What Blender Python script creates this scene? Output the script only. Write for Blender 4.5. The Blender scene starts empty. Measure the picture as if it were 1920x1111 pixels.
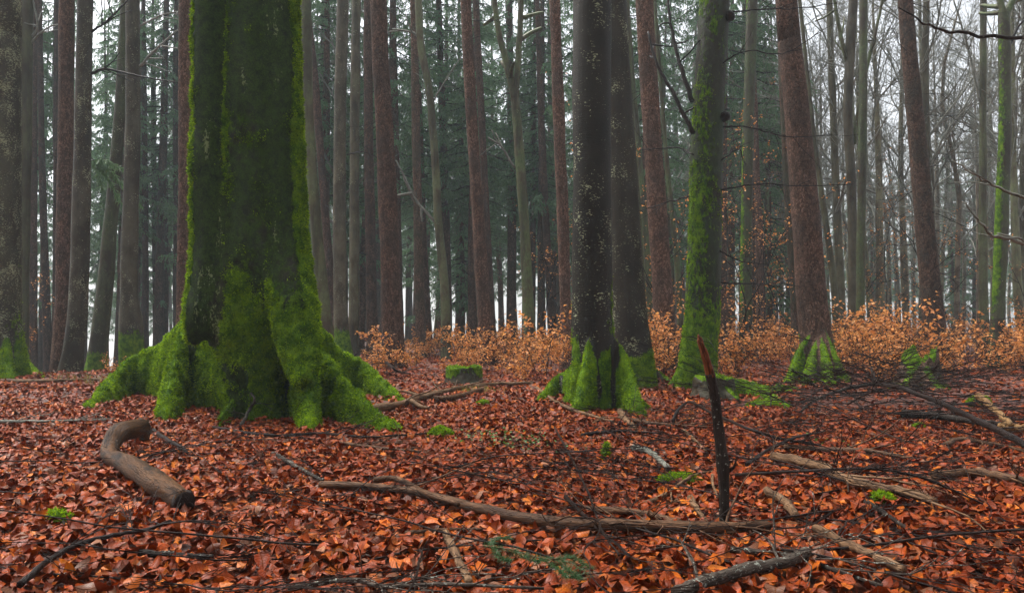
import bpy, math, random
import numpy as np
from mathutils import Vector

R = np.random.default_rng(7)
random.seed(7)
sc = bpy.context.scene
col = sc.collection
rad = math.radians

# ------------------------------------------------------------------ camera, sky, sun, exposure
F = 1440.0            # focal length in photo pixels (1920 wide)
CX, CY = 960.0, 555.5
CAMZ = 1.0
PITCH = math.atan(64.5 / F)
cam_d = bpy.data.cameras.new('camera')
cam = bpy.data.objects.new('camera', cam_d)
col.objects.link(cam)
cam.location = (0, 0, CAMZ)
cam.rotation_euler = (rad(90) + PITCH, 0, 0)
cam_d.sensor_width = 36
cam_d.lens = 36 * F / 1920
cam_d.clip_start = 0.05
cam_d.clip_end = 1000
sc.camera = cam

SUN_EL, SUN_AZ = 62, -48      # degrees; azimuth from +Y towards +X
wd = bpy.data.worlds.new('World')
sc.world = wd
wd.use_nodes = True
wn = wd.node_tree
wn.nodes.clear()
sky = wn.nodes.new('ShaderNodeTexSky')
sky.sky_type = 'NISHITA'
sky.sun_disc = False
sky.sun_elevation = rad(SUN_EL)
sky.sun_rotation = rad(SUN_AZ)
sky.dust_density = 4.0
hs = wn.nodes.new('ShaderNodeHueSaturation')
hs.inputs['Saturation'].default_value = 0.22
bg = wn.nodes.new('ShaderNodeBackground')
bg.inputs['Strength'].default_value = 0.078
wo = wn.nodes.new('ShaderNodeOutputWorld')
# below the horizon the misty sky simply goes on as it is at the horizon
tc = wn.nodes.new('ShaderNodeTexCoord')
sx = wn.nodes.new('ShaderNodeSeparateXYZ')
mx = wn.nodes.new('ShaderNodeMath'); mx.operation = 'MAXIMUM'; mx.inputs[1].default_value = 0.06
cx_ = wn.nodes.new('ShaderNodeCombineXYZ')
L = wn.links.new
L(tc.outputs['Generated'], sx.inputs[0]); L(sx.outputs[0], cx_.inputs[0]); L(sx.outputs[1], cx_.inputs[1])
L(sx.outputs[2], mx.inputs[0]); L(mx.outputs[0], cx_.inputs[2]); L(cx_.outputs[0], sky.inputs[0])
L(sky.outputs[0], hs.inputs['Color']); L(hs.outputs[0], bg.inputs[0]); L(bg.outputs[0], wo.inputs[0])

sd = bpy.data.lights.new('sun', 'SUN')
sd.energy = 1.5
sd.angle = rad(40)
sd.color = (1.0, 0.96, 0.9)
sun = bpy.data.objects.new('sun', sd)
col.objects.link(sun)
ce, se = math.cos(rad(SUN_EL)), math.sin(rad(SUN_EL))
sdir = Vector((ce * math.sin(rad(SUN_AZ)), ce * math.cos(rad(SUN_AZ)), se))
sun.rotation_euler = sdir.to_track_quat('Z', 'Y').to_euler()

sc.view_settings.view_transform = 'Standard'
sc.view_settings.look = 'None'
sc.view_settings.gamma = 1
sc.view_settings.use_curve_mapping = False
sc.view_settings.exposure = 2.1
sc.render.engine = 'CYCLES'
sc.cycles.use_denoising = True
sc.cycles.max_bounces = 6
sc.cycles.diffuse_bounces = 3
sc.cycles.glossy_bounces = 2
sc.cycles.transmission_bounces = 3
sc.cycles.volume_bounces = 1
sc.cycles.caustics_reflective = False
sc.cycles.caustics_refractive = False
HAZE = 0.0010

# ------------------------------------------------------------------ helpers: noise, terrain, pixels
def _hash(i, j, k, s):
    h = (i * 374761393 + j * 668265263 + k * 1274126177 + s * 974711) & 0xffffffff
    h = ((h ^ (h >> 13)) * 1103515245) & 0xffffffff
    h = ((h ^ (h >> 16)) * 2246822519) & 0xffffffff
    return ((h ^ (h >> 15)) & 0xffff) / 65535.0

def vnoise(p, s=0):
    p = np.asarray(p, float)
    i = np.floor(p).astype(np.int64)
    f = p - i
    f = f * f * (3 - 2 * f)
    out = 0
    for a in (0, 1):
        for b in (0, 1):
            for c in (0, 1):
                w = (f[..., 0] if a else 1 - f[..., 0]) * (f[..., 1] if b else 1 - f[..., 1]) * (f[..., 2] if c else 1 - f[..., 2])
                out = out + w * _hash(i[..., 0] + a, i[..., 1] + b, i[..., 2] + c, s)
    return out * 2 - 1

def fbm(p, o=3, s=0):
    p = np.asarray(p, float)
    t, a, n = 0, 1, 0
    for k in range(o):
        t = t + a * vnoise(p * 2 ** k, s + k); n += a; a *= 0.5
    return t / n

def sstep(a, b, x):
    t = np.clip((x - a) / (b - a), 0, 1)
    return t * t * (3 - 2 * t)

def terrain(x, y):
    x = np.asarray(x, float); y = np.asarray(y, float)
    x, y = np.broadcast_arrays(x, y)
    p = np.stack([x, y, np.zeros_like(x)], -1)
    z = 0.07 * vnoise(p * 0.35, 3) + 0.025 * vnoise(p * 1.6, 4) + 0.012 * vnoise(p * 4.5, 5)
    z = z * sstep(1.0, 3.0, np.abs(y) + np.abs(x))
    left = sstep(0.34, 0.46, -x / np.maximum(y, 1.0))
    z = z - 0.062 * np.maximum(y - 18.0, 0) * left
    z = z - 0.05 * np.maximum(np.hypot(x, y) - 110, 0)
    return z

def T(x, y):
    return float(terrain(x, y))

cp, sp = math.cos(PITCH), math.sin(PITCH)
def ray(px, py):
    u, v = (px - CX) / F, (CY - py) / F
    return np.array([u, cp - v * sp, sp + v * cp])
def P(px, py, Y):
    """world point seen at a photo pixel at distance Y along the view"""
    d = ray(px, py)
    return np.array([0, 0, CAMZ]) + d * (Y / d[1])
def G(px, py, up=0.0):
    """where the line of sight meets the forest floor"""
    d = ray(px, max(py, 640))
    t = CAMZ / -d[2]
    for _ in range(6):
        q = d * t
        t = (CAMZ - T(q[0], q[1]) - up) / -d[2]
    q = d * t
    return np.array([q[0], q[1], T(q[0], q[1]) + up])
def PX(p):
    """photo pixel of a world point (for naming things by their neighbours)"""
    q = np.asarray(p, float) - np.array([0, 0, CAMZ])
    yy = q[1] * cp + q[2] * sp
    zz = -q[1] * sp + q[2] * cp
    return CX + F * q[0] / yy, CY - F * zz / yy

# ------------------------------------------------------------------ helpers: meshes
def mk_mesh(name, v, quads=None, tris=None, mat=None, smooth=True, fattr=None, cattr=None, uv=None):
    me = bpy.data.meshes.new(name)
    v = np.asarray(v, np.float32)
    nq = 0 if quads is None else len(quads)
    nt = 0 if tris is None else len(tris)
    me.vertices.add(len(v))
    me.vertices.foreach_set('co', v.ravel())
    idx = []
    if nq: idx.append(np.asarray(quads, np.int32).ravel())
    if nt: idx.append(np.asarray(tris, np.int32).ravel())
    idx = np.concatenate(idx)
    me.loops.add(len(idx))
    me.loops.foreach_set('vertex_index', idx)
    me.polygons.add(nq + nt)
    starts = np.concatenate([np.arange(nq) * 4, nq * 4 + np.arange(nt) * 3]).astype(np.int32)
    me.polygons.foreach_set('loop_start', starts)
    me.polygons.foreach_set('use_smooth', np.full(nq + nt, smooth))
    if fattr:
        for k, a in fattr.items():
            at = me.attributes.new(k, 'FLOAT', 'POINT')
            at.data.foreach_set('value', np.asarray(a, np.float32).ravel())
    if cattr is not None:
        at = me.attributes.new('tint', 'FLOAT_COLOR', 'POINT')
        c = np.ones((len(v), 4), np.float32); c[:, :3] = cattr
        at.data.foreach_set('color', c.ravel())
    if uv is not None:
        ul = me.uv_layers.new(name='UVMap')
        ul.data.foreach_set('uv', np.asarray(uv, np.float32)[idx].ravel())
    me.update(calc_edges=True)
    me.validate()
    if mat: me.materials.append(mat)
    return me

def obj(name, me, parent=None, loc=None):
    o = bpy.data.objects.new(name, me)
    col.objects.link(o)
    if parent is not None: o.parent = parent
    if loc is not None: o.location = loc
    return o
def tag(o, label=None, cat=None, group=None, kind=None):
    if label: o['label'] = label
    if cat: o['category'] = cat
    if group: o['group'] = group
    if kind: o['kind'] = kind
    return o
def empty(name, loc, label, cat, group=None):
    o = bpy.data.objects.new(name, None)
    o.empty_display_size = 0.2
    col.objects.link(o)
    o.location = loc
    return tag(o, label, cat, group)

class Buf:
    def __init__(s): s.v, s.q, s.t, s.n, s.a, s.g = [], [], [], 0, [], []
    def add(s, v, q=None, t=None, a=None, g=None):
        s.g.append(np.zeros((len(v), 3)) if g is None else g)
        s.v.append(np.asarray(v, float))
        if q is not None and len(q): s.q.append(np.asarray(q) + s.n)
        if t is not None and len(t): s.t.append(np.asarray(t) + s.n)
        s.a.append(np.zeros(len(v)) if a is None else np.broadcast_to(a, (len(v),)))
        s.n += len(v)
    def mesh(s, name, mat, smooth=True, attr=None, cattr=None):
        me = mk_mesh(name, np.concatenate(s.v), np.concatenate(s.q) if s.q else None, np.concatenate(s.t) if s.t else None,
                     mat, smooth, {attr: np.concatenate(s.a)} if attr else None, cattr)
        g = np.concatenate(s.g)
        if g.any():
            at = me.attributes.new('grain', 'FLOAT_VECTOR', 'POINT'); at.data.foreach_set('vector', g.astype(np.float32).ravel())
        return me

def spline(pts, n):
    """smooth curve of n points through pts (Catmull-Rom)"""
    pts = np.asarray(pts, float)
    if len(pts) == 2:
        t = np.linspace(0, 1, n)[:, None]
        return pts[0] * (1 - t) + pts[1] * t
    e = np.vstack([2 * pts[0] - pts[1], pts, 2 * pts[-1] - pts[-2]])
    u = np.linspace(0, len(pts) - 1 - 1e-9, n)
    i = u.astype(int); f = (u - i)[:, None]
    p0, p1, p2, p3 = e[i], e[i + 1], e[i + 2], e[i + 3]
    return 0.5 * (2 * p1 + (p2 - p0) * f + (2 * p0 - 5 * p1 + 4 * p2 - p3) * f ** 2 + (3 * p1 - p0 - 3 * p2 + p3) * f ** 3)

def tube(buf, pts, r, sides=6, bump=0.0, a=None, cap=True):
    pts = np.asarray(pts, float); n = len(pts)
    r = np.broadcast_to(np.asarray(r, float), (n,))
    t = np.gradient(pts, axis=0)
    t /= np.linalg.norm(t, axis=1)[:, None] + 1e-9
    d = pts[-1] - pts[0]
    ref = np.array([1.0, 0.13, 0.07]) if abs(d[0]) < 0.6 * np.linalg.norm(d) else np.array([0.1, 0.16, 1.0])
    n1 = np.cross(t, ref); n1 /= np.linalg.norm(n1, axis=1)[:, None] + 1e-9
    n2 = np.cross(t, n1)
    an = np.linspace(0, 2 * math.pi, sides, endpoint=False)
    rr = r[:, None] * np.ones(sides)
    if bump:
        sl = np.concatenate([[0], np.cumsum(np.linalg.norm(np.diff(pts, axis=0), axis=1))]) / max(r.mean(), 1e-4)
        off = R.random() * 50
        q3 = np.stack([np.cos(an)[None] * 1.2 + 0 * sl[:, None], np.sin(an)[None] * 1.2 + 0 * sl[:, None], 0.28 * sl[:, None] + off + 0 * an[None]], -1)
        rr = rr * (1 + 2.2 * bump * fbm(q3, 2, 7))
    v = pts[:, None] + rr[..., None] * (np.cos(an)[None, :, None] * n1[:, None] + np.sin(an)[None, :, None] * n2[:, None])
    v = v.reshape(-1, 3)
    i, j = np.meshgrid(np.arange(n - 1), np.arange(sides), indexing='ij')
    k = (j + 1) % sides
    q = np.stack([i * sides + j, i * sides + k, (i + 1) * sides + k, (i + 1) * sides + j], -1).reshape(-1, 4)
    tr = []
    arc = np.concatenate([[0], np.cumsum(np.linalg.norm(np.diff(pts, axis=0), axis=1))])
    g = np.stack([np.cos(an)[None] * r[:, None], np.sin(an)[None] * r[:, None], 0.14 * arc[:, None] + 0 * an[None]], -1).reshape(-1, 3) + R.random(3) * 3
    if cap:
        g = np.vstack([g, g[0], g[-1]])
        v = np.vstack([v, pts[0], pts[-1]])
        c0, c1 = n * sides, n * sides + 1
        jj = np.arange(sides); kk = (jj + 1) % sides
        tr = np.vstack([np.stack([np.full(sides, c0), kk, jj], -1),
                        np.stack([np.full(sides, c1), (n - 1) * sides + jj, (n - 1) * sides + kk], -1)])
    buf.add(v, q, tr, a, g)

# ------------------------------------------------------------------ helpers: materials
class M:
    def __init__(s, name):
        s.m = bpy.data.materials.new(name); s.m.use_nodes = True
        s.nt = s.m.node_tree; s.nt.nodes.clear()
        s.out = s.nt.nodes.new('ShaderNodeOutputMaterial')
    def n(s, typ, inp=None, **attrs):
        nd = s.nt.nodes.new('ShaderNode' + typ)
        for k, v in attrs.items(): setattr(nd, k, v)
        for k, v in (inp or {}).items():
            sock = nd.inputs[k]
            if isinstance(v, bpy.types.NodeSocket): s.nt.links.new(v, sock)
            else: sock.default_value = v
        return nd
    def co(s, scale=(1, 1, 1)):
        c = s.n('TexCoord').outputs['Object']
        return s.n('Mapping', {'Vector': c, 'Scale': scale}).outputs[0]
    def noise(s, scale, vec=None, detail=4, rough=0.6, out=0):
        i = {'Scale': scale, 'Detail': detail, 'Roughness': rough}
        i['Vector'] = vec if vec is not None else s.co()
        return s.n('TexNoise', i).outputs[out]
    def mr(s, v, a, b, c=0.0, d=1.0, smooth=True):
        return s.n('MapRange', {0: v, 1: a, 2: b, 3: c, 4: d}, interpolation_type='SMOOTHSTEP' if smooth else 'LINEAR').outputs[0]
    def mix(s, f, a, b, blend='MIX'):
        def c(x): return (*x, 1) if isinstance(x, tuple) and len(x) == 3 else x
        return s.n('Mix', {0: f, 6: c(a), 7: c(b)}, data_type='RGBA', blend_type=blend).outputs[2]
    def ramp(s, f, stops):
        nd = s.n('ValToRGB', {0: f}); e = nd.color_ramp.elements
        while len(e) < len(stops): e.new(0.5)
        for k, (p, c) in enumerate(stops): e[k].position = p; e[k].color = (*c, 1)
        return nd.outputs[0]
    def math(s, op, a, b=0.0, clamp=False):
        return s.n('Math', {0: a, 1: b}, operation=op, use_clamp=clamp).outputs[0]
    def attr(s, name, typ='GEOMETRY', out='Fac'):
        return s.n('Attribute', attribute_name=name, attribute_type=typ).outputs[out]
    def bump(s, h, strength=0.5, dist=0.02, normal=None):
        i = {'Height': h, 'Strength': strength, 'Distance': dist}
        if normal is not None: i['Normal'] = normal
        return s.n('Bump', i).outputs[0]
    def bsdf(s, color, rough=0.6, normal=None, spec=0.4, **kw):
        i = {'Base Color': (*color, 1) if isinstance(color, tuple) else color, 'Roughness': rough, 'Specular IOR Level': spec}
        if normal is not None: i['Normal'] = normal
        i.update(kw)
        return s.n('BsdfPrincipled', i).outputs[0]
    def done(s, sh):
        s.nt.links.new(sh, s.out.inputs['Surface']); return s.m

MOSS_D, MOSS_L = (0.014, 0.034, 0.003), (0.165, 0.29, 0.009)
def moss_color(m):
    a = m.noise(7, detail=3); b = m.noise(55, detail=4, rough=0.75)
    f = m.math('ADD', m.math('MULTIPLY', a, 0.7), m.math('MULTIPLY', b, 0.6))
    return m.ramp(f, [(0.38, MOSS_D), (0.58, (0.048, 0.115, 0.005)), (0.78, MOSS_L)]), b

def mat_beech():
    m = M('beech_bark')
    c = m.co((1, 1, 0.55))
    n1 = m.noise(2.2, c, 5); n2 = m.noise(16, c, 5, 0.7); n3 = m.noise(70, c, 3, 0.7)
    grey = m.mix(m.mr(n1, 0.35, 0.65), (0.048, 0.033, 0.020), (0.118, 0.094, 0.066))
    tone = m.attr('tone', 'OBJECT')
    green = m.mix(m.mr(n2, 0.3, 0.7), (0.035, 0.055, 0.018), (0.085, 0.115, 0.04))
    base = m.mix(m.math('MULTIPLY', m.mr(m.math('ADD', n1, m.math('MULTIPLY', n2, 0.3)), 0.45, 0.8), m.attr('green', 'OBJECT'), True), grey, green)
    base = m.mix(1.0, base, m.n('CombineColor', {0: tone, 1: tone, 2: tone}).outputs[0], 'MULTIPLY')
    # rings and cracks of smooth bark
    ring = m.noise(9, m.co((0.5, 0.5, 7.0)), 3, 0.6)
    base = m.mix(m.mr(ring, 0.60, 0.72, 0, 0.25), base, (0.018, 0.014, 0.010))
    stain = m.noise(1.1, m.co((2.2, 2.2, 0.35)), 4, 0.65)
    base = m.mix(m.mr(stain, 0.46, 0.62, 0, 0.6), base, (0.022, 0.017, 0.012))
    # pale crusts of lichen
    l1 = m.noise(3.5, m.co((1, 1, 0.7)), 3); l2 = m.noise(34, m.co((0.8, 0.8, 1.7)), 3, 0.6)
    lf = m.math('ADD', m.math('MULTIPLY', l1, 0.4), m.math('MULTIPLY', l2, 0.6))
    th = m.math('SUBTRACT', 0.665, m.math('MULTIPLY', m.attr('lichen', 'OBJECT'), 0.10))
    lm = m.mr(m.math('SUBTRACT', lf, th), 0.0, 0.03)
    base = m.mix(lm, base, m.mix(n2, (0.20, 0.21, 0.10), (0.40, 0.42, 0.27)))
    mc, mb = moss_color(m)
    ms = m.attr('moss')
    mm = m.mr(m.math('ADD', ms, m.math('MULTIPLY', m.math('SUBTRACT', n2, 0.5), 0.9)), 0.40, 0.56)
    colr = m.mix(mm, base, mc)
    h = m.math('ADD', m.math('MULTIPLY', n3, 0.3), m.math('ADD', m.math('MULTIPLY', ring, 0.25), m.math('MULTIPLY', lm, 0.4)))
    hm = m.math('MULTIPLY', mb, 2.2)
    hh = m.n('Mix', {0: mm, 2: h, 3: hm}).outputs[0]
    rough = m.mr(mm, 0, 1, 0.55, 0.95)
    return m.done(m.bsdf(colr, rough, m.bump(hh, 1.0, 0.03), 0.14))

def mat_oldbeech():
    """the big tree: wet dark bark under a film of algae, moss on ridges and roots"""
    m = M('mossy_old_bark')
    n1 = m.noise(1.6, m.co((1, 1, 0.5)), 4); n2 = m.noise(13, m.co((1, 1, 0.8)), 5, 0.7); n3 = m.noise(60, m.co(), 4, 0.8)
    bark = m.mix(m.mr(n2, 0.3, 0.7), (0.010, 0.009, 0.006), (0.06, 0.048, 0.032))
    alg = m.mix(m.mr(m.math('ADD', m.math('MULTIPLY', n3, 0.6), m.math('MULTIPLY', n2, 0.4)), 0.38, 0.62), (0.004, 0.010, 0.002), (0.036, 0.070, 0.006))
    base = m.mix(m.mr(m.math('ADD', n1, m.math('MULTIPLY', n2, 0.4)), 0.46, 0.66), bark, alg)
    l = m.math('ADD', m.math('MULTIPLY', m.noise(3.1, m.co((1.3, 1.3, 0.35)), 2), 0.6), m.math('MULTIPLY', m.noise(40, m.co((1, 1, 0.6)), 4, 0.7), 0.4))
    lm = m.mr(l, 0.60, 0.64)
    base = m.mix(lm, base, (0.17, 0.21, 0.09))
    mc, mb = moss_color(m)
    mm = m.mr(m.math('ADD', m.attr('moss'), m.math('MULTIPLY', m.math('SUBTRACT', m.math('ADD', m.math('MULTIPLY', n2, 0.6), m.math('MULTIPLY', n3, 0.4)), 0.5), 1.5)), 0.36, 0.62)
    colr = m.mix(mm, base, mc)
    hh = m.n('Mix', {0: mm, 2: m.math('ADD', m.math('MULTIPLY', n2, 1.2), m.math('MULTIPLY', n3, 0.9)), 3: m.math('ADD', m.math('MULTIPLY', mb, 2.0), n3)}).outputs[0]
    return m.done(m.bsdf(colr, m.mr(mm, 0, 1, 0.55, 0.95), m.bump(hh, 1.0, 0.04), 0.12))

def mat_spruce():
    m = M('spruce_bark')
    c = m.co((1, 1, 0.6))
    wob = m.n('Mix', {0: 0.06, 4: c, 5: m.noise(9, c, 2, out=1)}, data_type='VECTOR').outputs[1]
    vo = m.n('TexVoronoi', {'Vector': wob, 'Scale': 33, 'Randomness': 1.0}, feature='DISTANCE_TO_EDGE').outputs[0]
    vc = m.n('TexVoronoi', {'Vector': wob, 'Scale': 33, 'Randomness': 1.0}).outputs['Color']
    cell = m.n('SeparateColor', {0: vc}).outputs[0]
    n1 = m.noise(1.7, c, 4); n2 = m.noise(45, c, 4, 0.7)
    b = m.mix(m.mr(cell, 0.1, 0.9), (0.10, 0.053, 0.035), (0.215, 0.118, 0.080))
    b = m.mix(m.mr(n1, 0.40, 0.68, 0, 0.75), b, (0.075, 0.052, 0.042))
    b = m.mix(m.mr(m.noise(7, c, 4, 0.7), 0.48, 0.62, 0, 0.6), b, (0.055, 0.032, 0.024))
    b = m.mix(m.mr(vo, 0.0, 0.10, 0.85, 0), b, (0.022, 0.012, 0.009))
    b = m.mix(m.math('MULTIPLY', m.mr(n2, 0.64, 0.72), 0.4), b, (0.20, 0.18, 0.14))
    tone = m.attr('tone', 'OBJECT')
    b = m.mix(1.0, b, m.n('CombineColor', {0: tone, 1: tone, 2: tone}).outputs[0], 'MULTIPLY')
    g = m.math('MULTIPLY', m.attr('green', 'OBJECT'), m.mr(n1, 0.3, 0.7))
    b = m.mix(g, b, (0.06, 0.075, 0.04))
    mc, mb = moss_color(m)
    mm = m.mr(m.math('ADD', m.attr('moss'), m.math('MULTIPLY', m.math('SUBTRACT', n2, 0.5), 0.8)), 0.42, 0.6)
    h = m.math('ADD', m.math('MULTIPLY', m.mr(vo, 0, 0.2), 1.0), m.math('ADD', m.math('MULTIPLY', cell, 0.8), m.math('MULTIPLY', n2, 0.5)))
    hh = m.n('Mix', {0: mm, 2: h, 3: m.math('MULTIPLY', mb, 2.0)}).outputs[0]
    return m.done(m.bsdf(m.mix(mm, b, mc), 0.75, m.bump(hh, 1.0, 0.03), 0.1))

def mat_moss(name='moss'):
    m = M(name)
    c = m.attr('tint', out='Color')
    d = m.n('BsdfDiffuse', {'Color': c}).outputs[0]
    t = m.n('BsdfTranslucent', {'Color': c}).outputs[0]
    return m.done(m.n('MixShader', {0: 0.3, 1: d, 2: t}).outputs[0])

def mat_leaf():
    """wet fallen beech leaves: midrib and side veins from the leaf's own u, v"""
    m = M('wet_leaf')
    uv = m.n('TexCoord').outputs['UV']
    s = m.n('SeparateXYZ', {0: uv})
    u, v = s.outputs[0], s.outputs[1]
    av = m.math('ABSOLUTE', v)
    rib = m.mr(av, 0.0, 0.09, 1, 0)
    wv = m.math('SINE', m.math('MULTIPLY', m.math('SUBTRACT', u, m.math('MULTIPLY', av, 0.22)), 46.0))
    vein = m.mr(wv, 0.7, 1.0)
    tint = m.attr('tint', out='Color')
    n = m.noise(24, m.co(), 3)
    c = m.mix(m.mr(n, 0.35, 0.7, 0, 0.55), tint, (0.05, 0.017, 0.009))
    c = m.mix(m.math('MULTIPLY', m.math('MAXIMUM', rib, m.math('MULTIPLY', vein, 0.5)), 0.35), c, (0.24, 0.075, 0.02))
    h = m.math('ADD', m.math('MULTIPLY', vein, 0.6), m.math('ADD', rib, m.math('MULTIPLY', n, 0.8)))
    sh = m.bsdf(c, m.mr(n, 0.3, 0.7, 0.25, 0.5), m.bump(h, 0.7, 0.005), 0.09)
    return m.done(sh)

def mat_dryleaf(name, tr=0.4):
    m = M(name)
    c = m.attr('tint', out='Color')
    d = m.bsdf(c, 0.5, None, 0.3)
    t = m.n('BsdfTranslucent', {'Color': c}).outputs[0]
    return m.done(m.n('MixShader', {0: tr, 1: d, 2: t}).outputs[0])

def mat_floor():
    m = M('leaf_covered_soil')
    c = m.co()
    v = m.n('TexVoronoi', {'Vector': c, 'Scale': 17.0, 'Randomness': 1.0})
    cell = m.n('SeparateColor', {0: v.outputs['Color']}).outputs[0]
    n1 = m.noise(0.7, c, 4); n2 = m.noise(40, c, 4)
    b = m.ramp(cell, [(0.0, (0.02, 0.006, 0.004)), (0.35, (0.07, 0.014, 0.005)), (0.7, (0.14, 0.026, 0.006)), (1.0, (0.22, 0.048, 0.010))])
    b = m.mix(m.mr(n1, 0.5, 0.75, 0, 0.4), b, (0.05, 0.035, 0.02))
    h = m.math('ADD', m.math('MULTIPLY', cell, 1.0), n2)
    return m.done(m.bsdf(b, 0.5, m.bump(h, 1.0, 0.03), 0.4))

def mat_wood(name, c1, c2, rough=0.45, lich=0.0, spec=0.06):
    m = M(name)
    c = m.attr('grain', out='Vector')
    n1 = m.noise(22, c, 4); n2 = m.noise(130, c, 4, 0.7); n3 = m.noise(48, c, 2)
    b = m.mix(m.mr(m.math('ADD', m.math('MULTIPLY', n1, 0.6), m.math('MULTIPLY', n2, 0.4)), 0.36, 0.62), c1, c2)
    crack = m.mr(m.math('ABSOLUTE', m.math('SUBTRACT', n3, 0.5)), 0.0, 0.035, 1, 0)
    b = m.mix(m.math('MULTIPLY', crack, 0.7), b, (0.008, 0.005, 0.004))
    n2 = m.math('SUBTRACT', n2, m.math('MULTIPLY', crack, 0.6))
    if lich:
        l = m.noise(55, m.co(), 3, 0.7)
        b = m.mix(m.mr(l, 0.66 - lich, 0.70 - lich), b, (0.24, 0.25, 0.21))
    return m.done(m.bsdf(b, rough, m.bump(m.math('ADD', n1, n2), 0.8, 0.010), spec))

BEECH, OLD, SPRUCE, MOSS = mat_beech(), mat_oldbeech(), mat_spruce(), mat_moss()
LEAF, FLOOR = mat_leaf(), mat_floor()
COPPER = mat_dryleaf('copper_leaf', 0.45)
NEEDLE = mat_dryleaf('spruce_needles', 0.4)
GRASS = mat_dryleaf('grass_blade', 0.35)
W_DARK = mat_wood('wet_dark_twig', (0.008, 0.005, 0.0045), (0.024, 0.015, 0.012), 0.4)
W_DARKL = mat_wood('dark_twig_with_lichen', (0.012, 0.009, 0.007), (0.034, 0.025, 0.02), 0.45, 0.03)
W_BROWN = mat_wood('wet_brown_branch', (0.03, 0.015, 0.009), (0.13, 0.068, 0.036), 0.4)
W_PALE = mat_wood('bleached_branch', (0.055, 0.03, 0.016), (0.19, 0.11, 0.06), 0.5)
W_LICH = mat_wood('lichen_branch', (0.03, 0.022, 0.017), (0.07, 0.055, 0.043), 0.5, 0.07)
W_RED = mat_wood('red_broken_wood', (0.045, 0.013, 0.007), (0.20, 0.065, 0.026), 0.5)
W_LOG = mat_wood('barkless_wet_log', (0.008, 0.0045, 0.0025), (0.090, 0.040, 0.014), 0.4, spec=0.05)
W_SPLIT = mat_wood('split_wood', (0.13, 0.07, 0.028), (0.26, 0.15, 0.065), 0.6)
W_GREY = mat_wood('grey_green_limb', (0.10, 0.10, 0.08), (0.24, 0.24, 0.20), 0.5, 0.04)

# ------------------------------------------------------------------ the forest floor
def axis(near, far, n, p=2.2):
    t = np.linspace(0, 1, n)
    return near + (far - near) * t ** p
ys = np.concatenate([-axis(0, 10, 14, 1.3)[::-1][:-1], axis(0, 165, 250, 2.3)])
xh = axis(0, 150, 120, 2.3)
xs = np.concatenate([-xh[::-1][:-1], xh])
gx, gy = np.meshgrid(xs, ys, indexing='ij')
gv = np.stack([gx, gy, terrain(gx, gy)], -1).reshape(-1, 3)
ni, nj = len(xs), len(ys)
ii, jj = np.meshgrid(np.arange(ni - 1), np.arange(nj - 1), indexing='ij')
gq = np.stack([ii * nj + jj, (ii + 1) * nj + jj, (ii + 1) * nj + jj + 1, ii * nj + jj + 1], -1).reshape(-1, 4)
ground = tag(obj('ground', mk_mesh('ground', gv, gq, None, FLOOR)), 'forest floor covered in wet red brown leaves', None, None, 'structure')

# ------------------------------------------------------------------ trunks
def trunk_mesh(name, mat, pts, radii, sides=20, step=0.16, amp=0.02, moss_h=0.0, moss_side=None, moss_amt=0.0, fine=6.0, flare=0.35, seed=0):
    """one tapered trunk round a curved axis, foot at the local origin; pts/radii local"""
    pts = np.asarray(pts, float); radii = np.asarray(radii, float)
    H = pts[-1, 2]
    zs = [-0.25]
    while zs[-1] < H:
        z = zs[-1]
        zs.append(z + (step * 0.5 if z < 0.8 else step if z < fine else step * 4))
    zs[-1] = H
    zs = np.array(zs)
    # smooth axis through the points
    dense = spline(pts, 60)
    px = np.interp(zs, dense[:, 2], dense[:, 0]); py = np.interp(zs, dense[:, 2], dense[:, 1])
    rr = np.interp(zs, pts[:, 2], radii)
    an = np.linspace(0, 2 * math.pi, sides, endpoint=False)
    fl = 1 + flare * np.exp(-np.maximum(zs, 0) / 0.35)[:, None] * (0.75 + 0.45 * np.cos(an * 5 + seed) + 0.2 * np.cos(an * 3 + seed * 2))[None]
    rad_ = rr[:, None] * fl
    v = np.stack([px[:, None] + rad_ * np.cos(an), py[:, None] + rad_ * np.sin(an), np.repeat(zs[:, None], sides, 1)], -1)
    n = fbm(v * np.array([2.2, 2.2, 0.7]) + seed * 7.3, 2, seed) * amp + vnoise(v * np.array([11, 11, 5.0]) + seed, seed) * amp * 0.35
    v[..., 0] += n * np.cos(an); v[..., 1] += n * np.sin(an)
    q = []
    m_ = len(zs)
    i, j = np.meshgrid(np.arange(m_ - 1), np.arange(sides), indexing='ij'); k = (j + 1) % sides
    q = np.stack([i * sides + j, i * sides + k, (i + 1) * sides + k, (i + 1) * sides + j], -1).reshape(-1, 4)
    ms = np.zeros((m_, sides))
    if moss_h > 0: ms += sstep(moss_h, moss_h * 0.3, zs)[:, None] * 0.9
    if moss_side is not None:
        ms += moss_amt * np.clip(np.cos(an - moss_side), 0, 1)[None] * np.ones((m_, 1))
    ms += 0.25 * fbm(v * np.array([1.5, 1.5, 0.8]), 2, 11) * (ms > 0.03)
    return mk_mesh(name, v.reshape(-1, 3), q, None, mat, True, {'moss': np.clip(ms, 0, 1.2).ravel()})

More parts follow.
